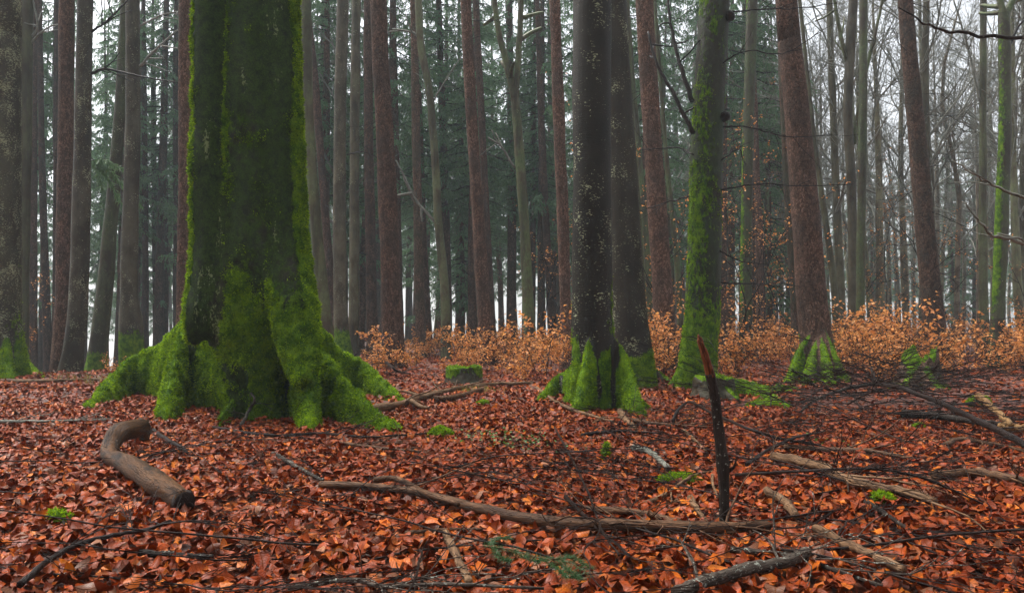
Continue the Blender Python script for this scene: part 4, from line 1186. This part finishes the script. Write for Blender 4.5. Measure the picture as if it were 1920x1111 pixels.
branch('long brown fallen branch lying across the leaves in front of the upright stake', [(600, 908), (700, 912), (790, 925), (880, 948), (960, 965), (1060, 980), (1200, 985), (1340, 990), (1438, 986)], 8, W_BROWN, taper=1.3, forks=[([(700, 900), (745, 897), (800, 925), (860, 945)], 8)], twigs=5, bump=0.08)
branch('crooked pale branch from the right root of the huge beech to the low stump', [(678, 772), (740, 758), (800, 742), (850, 730), (915, 720), (1000, 717)], 6, W_PALE, forks=[([(770, 750), (790, 762), (805, 764)], 4), ([(790, 744), (760, 735), (730, 735)], 3)], twigs=6)
branch('dark log lying just behind the crooked pale branch', [(815, 748), (850, 740), (905, 728)], 5.5, W_BROWN, taper=0.8)
branch('pale stick leaning on the left root of the tall dark beech', [(1006, 727), (1030, 745), (1060, 762), (1100, 776), (1150, 790)], 4, W_PALE, twigs=3)
branch('thin bleached twig with a hooked fork beside the yellow green moss patch', [(1200, 946), (1245, 928), (1285, 900), (1310, 887), (1348, 882)], 4, W_PALE, forks=[([(1337, 884), (1336, 905), (1346, 932)], 3.5), ([(1258, 922), (1259, 940)], 2)])
branch('brown stick right of the foot of the tall dark beech', [(1160, 783), (1240, 795), (1330, 800)], 4, W_BROWN, twigs=4)
branch('reddish peeled stick at the foot of the tall dark beech', [(1162, 770), (1172, 785), (1192, 803)], 6, W_PALE)
branch('thick weathered log among twigs on the right slope', [(1450, 855), (1530, 872), (1600, 903), (1680, 918), (1755, 940)], 10, W_PALE, taper=0.6, twigs=4)
branch('weathered log pointing to the bottom right corner', [(1530, 990), (1600, 1025), (1640, 1042), (1695, 1068)], 9, W_PALE, taper=0.8)
branch('lichen whitened branch at the bottom right of the stake', [(1368, 1030), (1440, 1036), (1500, 1045), (1560, 1066), (1655, 1098)], 6, W_LICH, twigs=4)
branch('thick black branch with a knobbed end below the stake', [(1268, 1112), (1330, 1086), (1400, 1066), (1470, 1054), (1512, 1034)], 11, W_LICH, taper=0.9, twigs=2)
branch('long black arching branch across the brush on the right', [(1634, 695), (1645, 718), (1685, 727), (1725, 741), (1765, 756), (1805, 774), (1845, 794), (1885, 814), (1930, 838)], 4.0, W_DARK, lift=[0.40, 0.34, 0.33, 0.30, 0.27, 0.22, 0.17, 0.12, 0.08], taper=1.3, forks=[], twigs=7, tl=0.35)
branch('black branch sweeping left from the arching branch', [(1685, 726), (1640, 720), (1590, 728), (1530, 748), (1500, 772)], 4, W_DARKL, lift=[0.32, 0.28, 0.22, 0.15, 0.05], twigs=5, tl=0.35)
branch('dark pole lying under the arching branch', [(1690, 778), (1760, 780), (1830, 790), (1890, 796)], 8, W_DARKL, twigs=3)
branch('grey brown log at the right edge of the slope', [(1750, 892), (1830, 885), (1890, 895), (1940, 904)], 8, W_BROWN, taper=0.9, twigs=3)
branch('slender brown branch across the upper right slope', [(1470, 838), (1540, 842), (1640, 846), (1720, 862)], 6, W_BROWN, twigs=4)
branch('thin black branch curving up from the bottom left corner', [(38, 1095), (96, 1046), (151, 1018), (217, 1002), (282, 990), (320, 975)], 5, W_DARK, up=0.05, twigs=5, tl=0.3)
branch('lichen spotted branch along the bottom edge left of the spruce sprig', [(540, 1102), (656, 1086), (722, 1098), (833, 1094), (1020, 1102)], 5, W_LICH, up=0.04, twigs=6, tl=0.35)
branch('reddish flaky stick pointing down left of the spruce sprig', [(836, 998), (850, 1030), (866, 1060), (880, 1090)], 8, W_PALE, taper=0.8)
branch('short brown stick above the reddish flaky stick', [(760, 1000), (830, 993), (905, 991)], 5, W_BROWN)
branch('black twig lying across in front of the huge beech roots', [(400, 800), (500, 815), (600, 812), (690, 818), (800, 812)], 3, W_DARK, up=0.03, twigs=6, tl=0.5)
branch('thin grey twig along the upper left leaves', [(-20, 790), (90, 789), (200, 786)], 3, W_GREY, twigs=3)
branch('lichen grey stick left of the long brown fallen branch', [(512, 850), (545, 868), (575, 885), (608, 900)], 5, W_LICH)
branch('long thin black branch sweeping across the right slope', [(1380, 890), (1440, 886), (1541, 881), (1642, 879), (1742, 899), (1843, 944)], 3.5, W_DARK, lift=[0.08, 0.14, 0.2, 0.2, 0.15, 0.06], twigs=9, tl=0.35)
branch('black twig arching above the pale log on the right', [(1400, 870), (1440, 843), (1490, 820), (1546, 808)], 3.5, W_DARK, lift=[0.06, 0.1, 0.14, 0.12], twigs=6, tl=0.5)
branch('black twig bent over the leaves left of the stake top', [(1262, 790), (1270, 770), (1293, 754), (1333, 773), (1389, 798), (1450, 818), (1540, 835)], 3.5, W_DARK, lift=[0.05, 0.15, 0.22, 0.2, 0.15, 0.1, 0.06], twigs=8, tl=0.6)
branch('short grey branch in the middle of the leaves', [(1185, 838), (1220, 848), (1252, 876)], 6, W_GREY, taper=0.7)
branch('pale stick upper left of the stake', [(1282, 806), (1300, 822), (1324, 842)], 3.5, W_PALE)
branch('short pale stick close left of the stake foot', [(1294, 932), (1306, 952), (1326, 980)], 6, W_PALE)
branch('dark stick lying just behind the long brown fallen branch', [(1100, 955), (1187, 960), (1275, 978)], 7, W_BROWN, taper=0.8, twigs=3)
branch('pale curved stick right of the stake', [(1438, 920), (1470, 938), (1492, 966)], 8, W_PALE, taper=0.8)
branch('crooked stick at the right edge above the grey brown log', [(1773, 833), (1803, 823), (1869, 833), (1930, 848)], 5, W_BROWN, twigs=3)
branch('dark stick beside the small moss cushion on the right', [(1625, 940), (1667, 968), (1704, 992)], 6, W_DARKL)
branch('split yellow wood piece in the brush at the right edge', [(1835, 742), (1865, 768), (1896, 796)], 7, W_SPLIT, up=0.12, bump=0.03)
branch('yellow splintered log end at the right edge', [(1880, 800), (1910, 802), (1950, 806)], 9, W_SPLIT, up=0.08, bump=0.03)
branch('long pale thin log on the crest at the left', [(-30, 712), (80, 713), (180, 711), (285, 714)], 3.5, W_PALE, taper=0.7)
branch('dark crooked branch rearing behind the right root of the huge beech', [(660, 668), (690, 650), (710, 660), (725, 680), (745, 695), (765, 700)], 3.5, W_DARK, lift=[0.1, 0.35, 0.35, 0.3, 0.2, 0.05], twigs=7, tl=0.6)
branch('white lichen twig standing against the front root of the huge beech', [(452, 792), (470, 770), (478, 745), (462, 725)], 3, W_LICH, lift=[0.02, 0.14, 0.26, 0.36], twigs=4, tl=0.2)
branch('thin dark twig over the hooked log', [(262, 785), (300, 815), (340, 838), (352, 848)], 4, W_DARK, up=0.05, twigs=3)
branch('dark stick below the hooked log', [(260, 1035), (330, 1040), (400, 1042)], 7, W_DARKL)
branch('thin dark branch left of the long brown fallen branch', [(640, 830), (700, 838), (790, 846)], 3.5, W_BROWN, twigs=5)
branch('dark stick near the mossy peg', [(1090, 815), (1160, 808), (1240, 812)], 3.5, W_DARK, twigs=4)
branch('fan of black twigs reaching up in the bottom middle', [(1040, 800), (1095, 905), (1125, 985), (1160, 1040)], 3, W_DARK, up=0.05, twigs=4)
branch('black twig slanting down left of the stake foot', [(1060, 930), (1110, 980), (1180, 1040)], 4, W_DARK, up=0.04, twigs=3)

# the hooked log in the left foreground
def hooked_log():
    w = [P(270, 822, 6.35), P(268, 800, 6.3), P(248, 803, 6.15), P(222, 812, 6.0), P(207, 835, 5.85), P(208, 862, 5.6), P(228, 892, 5.2), P(258, 932, 4.75), P(300, 968, 4.3), P(345, 992, 3.95)]
    rr = [0.040, 0.058, 0.072, 0.074, 0.064, 0.053, 0.058, 0.068, 0.064, 0.050]
    for k in range(4, len(w)):
        z = T(w[k][0], w[k][1]) + rr[k] * 0.8 + 0.045
        w[k][2] = 0.35 * w[k][2] + 0.65 * z if k < 6 else z
    org = np.array([w[6][0], w[6][1], T(w[6][0], w[6][1])])
    r = empty('hooked_log', org, 'thick wet barkless log with a hooked end in the left foreground', 'log')
    b = Buf(); c = spline(w, 60) - org
    tube(b, c, np.interp(np.linspace(0, 1, 60), np.linspace(0, 1, 10), rr), 24, 0.10)
    obj('stem', b.mesh('stem', W_LOG), r)
    b = Buf(); tube(b, np.array([c[-1] + (c[-2] - c[-1]) * 0.5, c[-1] + (c[-1] - c[-2]) * 0.15]), [0.062, 0.056], 12, 0.1)
    obj('broken_end', b.mesh('broken_end', W_DARK), r)
    b = Buf(); s0 = P(262, 812, 6.3) - org
    tube(b, spline([s0, s0 + np.array([0.03, 0.02, 0.06]), s0 + np.array([0.06, 0.02, 0.12])], 6), [0.05, 0.045, 0.035, 0.025, 0.015, 0.004], 8, 0.2)
    obj('splinter', b.mesh('splinter', W_PALE), r)
hooked_log()

# the upright stake
def stake():
    Y = 3.66
    w = [P(1358, 1020, Y), P(1358, 960, Y), P(1356, 880, Y), P(1346, 790, Y - 0.02), P(1338, 730, Y - 0.04), P(1331, 700, Y - 0.05)]
    org = np.array([w[0][0], w[0][1], T(w[0][0], w[0][1])])
    w[0][2] = org[2] - 0.05
    r = empty('broken_stake', org, 'dark broken branch stuck upright in the leaves like a stake', 'stake')
    c = spline(w, 44) - org
    rr = np.interp(np.linspace(0, 1, 44), [0, .1, .35, .42, .5, .75, 1], [.022, .022, .026, .033, .026, .024, .023])
    b = Buf(); tube(b, c, rr, 12, 0.07); obj('stem', b.mesh('stem', W_DARKL), r)
    t = [P(1333, 706, Y - 0.05), P(1322, 665, Y - 0.06), P(1310, 626, Y - 0.07)]
    for k, (dx, dy, e, rad_) in enumerate(((-0.009, 0.0, 0.92, 0.013), (0.006, -0.006, 0.70, 0.013), (-0.002, 0.008, 1.0, 0.010), (0.012, 0.004, 0.45, 0.011), (0.002, -0.010, 0.84, 0.008), (-0.012, -0.006, 0.6, 0.009), (0.009, 0.010, 0.95, 0.007))):
        cc = spline([q + np.array([dx, dy, 0]) for q in t], 30) - org
        cc = cc[:max(8, int(30 * e))]; cc[:, 0] += 0.002 * fbm(cc * 30, 2, k)
        u = np.linspace(0, 1, len(cc))
        b = Buf(); tube(b, cc, rad_ * (1.1 - 0.35 * u) * np.minimum(1, (1.04 - u) * 9), 7, 0.12); obj('splinter', b.mesh('splinter', W_RED), r)
    b = Buf(); q = P(1362, 885, Y) - org
    tube(b, spline([q, q + np.array([0.035, -0.01, 0.03]), q + np.array([0.045, -0.01, 0.075])], 6), [0.012, 0.01, 0.008, 0.006, 0.004, 0.002], 6, 0.1); obj('twig', b.mesh('twig', W_DARK), r)
stake()

# green spruce sprig on the leaves
def sprig():
    rg = np.random.default_rng(12)
    c0 = G(1000, 1045)
    r = empty('spruce_sprig', c0, 'fresh green spruce sprig lying on the leaves in the foreground', 'sprig')
    V, C = [], []
    UP = 0.10
    stems = [([(905, 1022), (960, 1030), (1010, 1045), (1060, 1050), (1112, 1080)], 1), ([(960, 1030), (985, 1045), (1010, 1052)], .8), ([(1040, 1047), (1075, 1045), (1108, 1064)], .9), ([(1050, 1050), (1068, 1070), (1090, 1085)], .8), ([(915, 1024), (930, 1010), (955, 1008)], .7), ([(925, 1025), (935, 1042), (955, 1050)], .7), ([(1010, 1044), (1040, 1062), (1062, 1080)], .8)]
    for pp, k in stems:
        c = spline(ground_path(pp, UP), 24) - c0
        b = Buf(); tube(b, c, np.linspace(0.0035, 0.0015, 24), 4); obj('stem', b.mesh('stem', W_BROWN), r)
        n = 420
        u = rg.random(n) * 23; i = np.minimum(u.astype(int), 22); f = (u - i)[:, None]
        p = c[i] * (1 - f) + c[i + 1] * f
        t = c[i + 1] - c[i]; t /= np.linalg.norm(t, axis=1)[:, None]
        d = t * 0.75 + rg.standard_normal((n, 3)) * np.array([0.6, 0.6, 0.35]); d /= np.linalg.norm(d, axis=1)[:, None]
        w = np.cross(d, rg.standard_normal((n, 3))); w /= np.linalg.norm(w, axis=1)[:, None]
        ln = 0.022 + 0.012 * rg.random((n, 1))
        V.append(np.stack([p - w * 0.0012, p + w * 0.0012, p + d * ln], 1))
        g = rg.random((n, 1)); C.append(np.repeat((np.array([0.02, 0.06, 0.02]) * (1 - g) + np.array([0.06, 0.13, 0.045]) * g)[:, None], 3, 1))
    V = np.concatenate(V); C = np.concatenate(C)
    o = obj('needles', mk_mesh('needles', V.reshape(-1, 3), None, np.arange(len(V) * 3).reshape(-1, 3), NEEDLE, False, None, C.reshape(-1, 3)), r)
    o['kind'] = 'stuff'
sprig()

# moss cushions and small plants
def cushion(px, py, wpx, hpx, label, seed):
    c = G(px, py); s = wpx / 2 / F * c[1]; h = hpx / F * c[1]
    rg = np.random.default_rng(seed)
    r = empty('moss_cushion', c, label, 'moss')
    th = np.linspace(0, 2 * math.pi, 24, endpoint=False); ph = np.linspace(-0.25, math.pi / 2, 9)
    v = np.stack([np.cos(ph)[:, None] * np.cos(th) * s, np.cos(ph)[:, None] * np.sin(th) * s * 0.8, np.sin(ph)[:, None] * np.ones(24) * h], -1)
    v = v * (1 + 0.35 * fbm(v * (1.6 / s) + seed, 2, seed))[..., None]
    i, j = np.meshgrid(np.arange(8), np.arange(24), indexing='ij'); k = (j + 1) % 24
    q = np.stack([i * 24 + j, i * 24 + k, (i + 1) * 24 + k, (i + 1) * 24 + j], -1).reshape(-1, 4)
    me = mk_mesh('body', v.reshape(-1, 3), q, None, BEECH, True, {'moss': np.full(9 * 24, 1.2)})
    r.location.z += 0.035
    obj('body', me, r)
    t = tufts('shoots', me, r, 26000 if s < 0.15 else 12000, 0.016, 0.1, bright=1.25, seed=seed)
cushion(110, 988, 42, 18, 'small bright moss cushion among leaves at the lower left', 1)
cushion(826, 822, 44, 16, 'moss cushion at the tip of the right front root of the huge beech', 2)
cushion(1270, 908, 80, 10, 'flat yellow green moss patch left of the stake', 3)
cushion(1655, 950, 44, 14, 'moss cushion beside the thick weathered log', 4)
cushion(1722, 808, 22, 9, 'tiny round moss cushion under the arching branch', 5)
cushion(1835, 762, 44, 18, 'moss lump in the brush at the right', 6)
cushion(1430, 762, 60, 12, 'mossy ridge right of the rotten stump', 7)
cushion(905, 762, 24, 8, 'little moss dot below the low flat topped stump', 8)
# mossy peg
def peg():
    c = G(1137, 866); r = empty('mossy_peg', c, 'short moss wrapped peg standing in the leaves', 'peg')
    b = Buf(); w = [np.array([0, 0, -0.04]), P(1135, 848, c[1]) - c, P(1139, 830, c[1]) - c]
    tube(b, spline(w, 14), np.linspace(0.04, 0.018, 14), 10, 0.12, a=1.2)
    me = b.mesh('body', BEECH, True, 'moss'); obj('body', me, r); tufts('moss', me, r, 14000, 0.02, 0.1, bright=0.95)
peg()
def grass_tuft(px, py, n, h, label, spread, c1, c2, seed):
    c = G(px, py); rg = np.random.default_rng(seed)
    r = empty('grass_tuft', c, label, 'grass')
    b = rg.normal(0, spread, (n, 3)) * np.array([1, 0.6, 0]);
    a = rg.random(n) * 6.283; ln = h * (0.5 + 0.8 * rg.random(n))
    d = np.stack([np.cos(a), np.sin(a), np.zeros(n)], -1)
    s = np.stack([-np.sin(a), np.cos(a), np.zeros(n)], -1) * 0.004
    m = b + d * (ln * 0.25)[:, None] + np.array([0, 0, 1]) * (ln * 0.7)[:, None]
    e = b + d * (ln * 0.75)[:, None] + np.array([0, 0, 1]) * (ln * 0.72)[:, None]
    v = np.stack([b - s, b + s, m + s * 0.8, m - s * 0.8, e], 1)
    o5 = (np.arange(n) * 5)[:, None]
    g = rg.random((n, 1)); cl = np.repeat(np.array(c1) * (1 - g) + np.array(c2) * g, 5, 0)
    for k in range(1):
        o = obj('blades', mk_mesh('blades', v.reshape(-1, 3), o5 + np.array([0, 1, 2, 3]), o5 + np.array([3, 2, 4]), GRASS, False, None, cl), r)
        o['kind'] = 'stuff'
grass_tuft(160, 716, 90, 0.22, 'wisps of yellow green grass on the left crest', 0.5, (0.12, 0.15, 0.03), (0.25, 0.22, 0.06), 1)
grass_tuft(240, 722, 110, 0.2, 'yellowed grass between the crest log and the left root', 0.35, (0.14, 0.15, 0.03), (0.28, 0.22, 0.07), 2)
grass_tuft(890, 737, 160, 0.12, 'yellow green grass patch in front of the low flat topped stump', 0.2, (0.15, 0.17, 0.03), (0.28, 0.24, 0.07), 3)
grass_tuft(650, 722, 60, 0.12, 'grass wisps behind the right root of the huge beech', 0.25, (0.10, 0.13, 0.03), (0.22, 0.2, 0.06), 4)
def seedling_patch(px, py, n, sp, label, seed):
    c = G(px, py); rg = np.random.default_rng(seed)
    r = empty('seedling_patch', c, label, 'plant')
    p = rg.normal(0, sp, (n, 3)); p[:, 2] = 0.03 + 0.05 * rg.random(n)
    a = rg.random(n) * 6.283
    d = np.stack([np.cos(a), np.sin(a), 0.3 * rg.standard_normal(n)], -1)
    v = leaf_quads(p, d, np.array([0, 0, 1.0]) + 0.4 * rg.standard_normal((n, 3)), np.full((n, 1), 0.03), np.full((n, 1), 0.012))
    g = rg.random((n, 1))
    o = obj('leaves', mk_mesh('leaves', v.reshape(-1, 3), leaf_faces(n), None, GRASS, False, None, np.repeat(np.array([0.04, 0.10, 0.02]) * (1 - g) + np.array([0.10, 0.2, 0.04]) * g, 5, 0)), r)
    o['kind'] = 'stuff'
seedling_patch(985, 840, 130, 0.22, 'scattered tiny green seedlings in the middle of the leaves', 1)
seedling_patch(940, 825, 90, 0.2, 'sparse green plants right of the huge beech root tip', 2)
seedling_patch(1540, 838, 40, 0.15, 'few green shoots on the right slope', 3)

# branches reaching in from a beech beyond the right edge
def side_tree():
    Y = 6.2
    x = P(2080, 640, Y)[0]
    foot = np.array([x, Y, T(x, Y)])
    r = empty('beech_tree', foot, 'mossy bare branches reaching in from a beech beyond the right edge', 'tree')
    me = trunk_mesh('trunk', BEECH, [[0, 0, 0], [0.02, 0, 2], [0.05, 0, 5], [0, 0, 12]], [0.13, 0.12, 0.1, 0.04], 16, 0.2, 0.015, 0.5, seed=3)
    t = obj('trunk', me, r); t['tone'], t['green'], t['lichen'] = 0.7, 0.8, 0.3
    for pts_, r0, r1, tw in (([(2082, 95), (1980, 78), (1900, 70), (1800, 62), (1740, 45), (1684, 14)], 0.022, 0.006, 0), ([(2078, 440), (1980, 395), (1900, 365), (1840, 335), (1785, 300)], 0.018, 0.005, 2), ([(2078, 520), (1960, 470), (1900, 450), (1860, 440), (1835, 415), (1810, 378)], 0.022, 0.006, 1), ([(2078, 535), (1970, 465), (1920, 450), (1870, 437)], 0.018, 0.006, 1)):
        child_tube(r, foot, 'branch', pts_, Y, r0, r1, W_GREY if tw else W_DARKL, tw, dy=-0.03, spread=0.5)
side_tree()

# scattered fine twigs lying on the leaves, shared shapes
TWIG = []
for s in range(10):
    rg = np.random.default_rng(700 + s); ln = []
    grow(ln, np.zeros(3), np.array([1, 0, 0.06]), 0.8 + 0.5 * rg.random(), 0.0055, 3, rg, -0.012, 9, 0.10, (2, 4), 0.42, 0.55)
    b = Buf()
    for p, r, d in ln:
        p = p.copy(); p[:, 2] = 0.13 * np.tanh(np.abs(p[:, 2]) * 3) + 0.05
        tube(b, p, np.maximum(r, 0.0016), 5 if d > 2 else 3, cap=False)
    TWIG.append([b.mesh('twig', W_DARK), ])
LONG = []
for s in range(8):
    rg = np.random.default_rng(800 + s); ln = []
    grow(ln, np.zeros(3), np.array([1, 0, 0.12]), 1.3 + 0.7 * rg.random(), 0.0065, 3, rg, -0.012, 12, 0.13, (1, 3), 0.5, 0.5)
    b = Buf()
    for p, r, d in ln:
        p = p.copy(); p[:, 2] = 0.17 * np.tanh(np.abs(p[:, 2]) * 2.5) + 0.05
        tube(b, spline(p, 18), np.maximum(np.interp(np.linspace(0, 1, 18), np.linspace(0, 1, len(r)), r), 0.0018), 5 if d > 2 else 3, cap=False)
    LONG.append(b.mesh('twig', W_DARK))
def lay_twig(px, py, s=1.0, long=False):
    c = G(px, py); m = LONG[R.integers(8)] if long else TWIG[R.integers(10)][0]
    sd_ = 'left' if px < 640 else 'middle' if px < 1260 else 'right'
    row = 'bottom' if py > 930 else 'upper'
    where = {'bottomleft': 'in the foreground below the hooked log', 'upperleft': 'on the leaves before the huge beech', 'bottommiddle': 'in the foreground round the spruce sprig', 'uppermiddle': 'between the huge and the tall dark beech',
             'bottomright': 'in the foreground right of the stake', 'upperright': 'on the slope below the arching branch'}[row + sd_]
    o = obj('fallen_twig', m, None, c)
    tag(o, f'thin wet black branched twig on red leaves {where}', 'twig', f'fine dark twigs {where}')
    pend(o, 'long curved twig' if long else 'thin black twig', px, py)
    o.rotation_euler = (R.normal(0, 0.05), R.normal(0, 0.05), R.random() * 6.283); o.scale = (s,) * 3
for _ in range(15): lay_twig(R.uniform(0, 640), R.uniform(800, 1100), R.uniform(0.5, 0.9))
for _ in range(20): lay_twig(R.uniform(560, 1280), R.uniform(800, 1105), R.uniform(0.5, 0.9))
for _ in range(34): lay_twig(R.uniform(1260, 1950), R.uniform(760, 1060), R.uniform(0.6, 1.2))
for _ in range(12): lay_twig(R.uniform(0, 640), R.uniform(830, 1100), R.uniform(0.6, 0.95), True)
for _ in range(16): lay_twig(R.uniform(500, 1300), R.uniform(850, 1105), R.uniform(0.6, 0.95), True)
for _ in range(20): lay_twig(R.uniform(1260, 1920), R.uniform(790, 1080), R.uniform(0.6, 1.1), True)
# brush heap on the right
for _ in range(74):
    px, py = R.uniform(1430, 1960), R.uniform(708, 800)
    c = G(px, py); o = obj('brush_twig', TWIG[R.integers(10)][0], None, c + np.array([0, 0, 0.02 + 0.22 * R.random()]))
    tag(o, 'dark dead branch in the tangled brush under the arching branch', 'branch', 'dead branches of the brush heap'); pend(o, 'dead brush branch', px)
    o.rotation_euler = (R.normal(0, 0.15), R.normal(0, 0.15), R.random() * 6.283); o.scale = (R.uniform(1.0, 2.0),) * 3

# ------------------------------------------------------------------ leaves on the floor
def leaf_batch(x, y, ln, nu, nv, rg, lift=0.03, tilt=0.38):
    n = len(x)
    u = np.linspace(0, 1, nu + 1); vv = np.linspace(-1, 1, nv + 1)
    U, Vv = np.meshgrid(u, vv, indexing='ij')
    prof = np.sin(np.pi * np.clip(U, 0, 1) ** 0.85) ** 0.85
    prof = np.maximum(prof, 0.03)
    W = 0.30 + 0.06 * rg.standard_normal(n)
    curl = rg.normal(0.2, 0.65, n); fold = rg.normal(0.25, 0.45, n); twist = rg.normal(0, 0.5, n); wave = rg.normal(0, 0.07, n); bend = rg.normal(0, 0.12, n)
    def e(a): return a[:, None, None]
    X = (U - 0.5)[None] * np.ones((n, 1, 1))
    Yl = Vv[None] * prof[None] * e(W) + e(bend) * (U[None] - 0.5) ** 2
    Z = e(curl) * (U[None] - 0.5) ** 2 * 1.3 + e(fold) * np.abs(Yl) + e(twist) * Yl * (U[None] - 0.5) + e(wave) * np.sin(U[None] * 9 + e(rg.random(n) * 6)) * Vv[None]
    loc = np.stack([X, Yl, Z], -1) * ln[:, None, None, None]
    # random orientation
    nz = np.stack([rg.normal(0, tilt, n), rg.normal(0, tilt, n), np.ones(n)], -1); nz /= np.linalg.norm(nz, axis=1)[:, None]
    flip = rg.random(n) < 0.4; nz[flip] *= -1
    a = rg.random(n) * 6.283
    ax = np.stack([np.cos(a), np.sin(a), np.zeros(n)], -1)
    ax -= nz * (ax * nz).sum(1)[:, None]; ax /= np.linalg.norm(ax, axis=1)[:, None]
    ay = np.cross(nz, ax)
    M3 = np.stack([ax, ay, nz], 1)
    w = np.einsum('nuvk,nkj->nuvj', loc, M3)
    c = np.stack([x, y, terrain(x, y) + lift * rg.random(n) + 0.006], -1)
    low = w[..., 2].min(axis=(1, 2))
    c[:, 2] += np.maximum(-low - 0.012, 0) * 0.7
    w = w + c[:, None, None]
    k = (nu + 1) * (nv + 1)
    i, j = np.meshgrid(np.arange(nu), np.arange(nv), indexing='ij')
    f = np.stack([i * (nv + 1) + j, i * (nv + 1) + j + 1, (i + 1) * (nv + 1) + j + 1, (i + 1) * (nv + 1) + j], -1).reshape(-1, 4)
    q = (np.arange(n) * k)[:, None, None] + f[None]
    uv = np.stack([U, Vv], -1).reshape(-1, 2)
    pal = np.array([[0.24, 0.040, 0.006], [0.14, 0.020, 0.005], [0.36, 0.085, 0.009], [0.20, 0.032, 0.007], [0.07, 0.013, 0.005], [0.27, 0.075, 0.026], [0.45, 0.125, 0.012], [0.11, 0.048, 0.04], [0.24, 0.115, 0.10]])
    pal = pal * np.array([1.03, 0.95, 0.60])
    pr = [0.30, 0.18, 0.13, 0.18, 0.06, 0.05, 0.03, 0.05, 0.02]
    t = pal[rg.choice(9, n, p=pr)] * (0.8 + 0.4 * rg.random((n, 1)))
    return w.reshape(n, k, 3), q.reshape(n, -1, 4), np.tile(uv, (n, 1)), np.repeat(t, k, 0), c

def litter_points(n, d0, d1, rg, pw=1.0, half=0.78):
    d = (d0 ** (pw + 1) + rg.random(n) * (d1 ** (pw + 1) - d0 ** (pw + 1))) ** (1 / (pw + 1))
    x = (rg.random(n) * 2 - 1) * (half * d + 0.4)
    return x, d
rg = np.random.default_rng(99)
V, Q, UV, C = [], [], [], []
off = 0
for n, d0, d1, nu, nv, pw, l0, sd_ in ((21000, 2.3, 5.0, 4, 2, 1.0, 0.062, 0.018), (42000, 5.0, 10.0, 3, 2, 0.6, 0.064, 0.018), (26000, 10.0, 19.0, 2, 2, 0.2, 0.095, 0.02), (9000, 19.0, 34.0, 2, 2, 0.3, 0.13, 0.03)):
    x, y = litter_points(n, d0, d1, rg, pw)
    if d1 <= 10:      # the carpet goes on to both sides of the view
        m_ = n // 3
        ye = d0 + (d1 - d0) * rg.random(m_)
        xe = rg.choice([-1, 1], m_) * (0.78 * ye + 0.4 + 3.2 * rg.random(m_))
        x, y = np.concatenate([x, xe]), np.concatenate([y, ye])
    ok = np.hypot(x - BIG[1][0], y - BIG[1][1]) > 0.5
    # bare dark soil shows among the brush on the right
    ppx = CX + F * x / y; ppy = 620 + F / y
    bare = sstep(1420, 1520, ppx) * sstep(690, 710, ppy) * sstep(800, 770, ppy)
    ok &= rg.random(len(x)) > bare * 0.72
    x, y = x[ok], y[ok]
    w, q, uv, t, c = leaf_batch(x, y, np.clip(rg.normal(l0, sd_, len(x)), l0 * 0.55, l0 * 1.5), nu, nv, rg, lift=0.045)
    V.append(w.reshape(-1, 3)); Q.append(q.reshape(-1, 4) + off); UV.append(uv); C.append(t); off += len(V[-1])
litter = obj('leaf_litter', mk_mesh('leaf_litter', np.concatenate(V), np.concatenate(Q), None, LEAF, True, None, np.concatenate(C), np.concatenate(UV)), ground)
litter['kind'] = 'stuff'
# the largest ones in the foreground, each by itself
x, y = litter_points(300, 2.75, 4.6, rg, 0.4, 0.66)
w, q, uv, t, c = leaf_batch(x, y, np.clip(rg.normal(0.072, 0.012, 300), 0.045, 0.10), 6, 4, rg, lift=0.02, tilt=0.33)
k = w.shape[1]
for i in range(300):
    me = mk_mesh('leaf', w[i] - c[i], q[i] - i * k, None, LEAF, True, None, t[i * k:(i + 1) * k], uv[i * k:(i + 1) * k])
    obj('leaf', me, ground, c[i] + np.array([0, 0, 0.025]))

settle_labels()

# ------------------------------------------------------------------ mist
hz = M('mist')
hz.nt.links.new(hz.n('VolumePrincipled', {'Color': (0.78, 0.94, 1.0, 1), 'Density': HAZE, 'Anisotropy': 0.1}).outputs[0], hz.out.inputs['Volume'])
x0, x1, y0, y1, z0, z1 = -153, 153, -13, 168, float(gv[:, 2].min()) - 1.0, 33.0
bv = np.array([[x0, y0, z0], [x1, y0, z0], [x1, y1, z0], [x0, y1, z0], [x0, y0, z1], [x1, y0, z1], [x1, y1, z1], [x0, y1, z1]])
bq = np.array([[0, 3, 2, 1], [4, 5, 6, 7], [0, 1, 5, 4], [1, 2, 6, 5], [2, 3, 7, 6], [3, 0, 4, 7]])
tag(obj('haze', mk_mesh('haze', bv, bq, None, hz.m, False)), 'thin grey mist hanging through the whole forest', None, None, 'stuff')
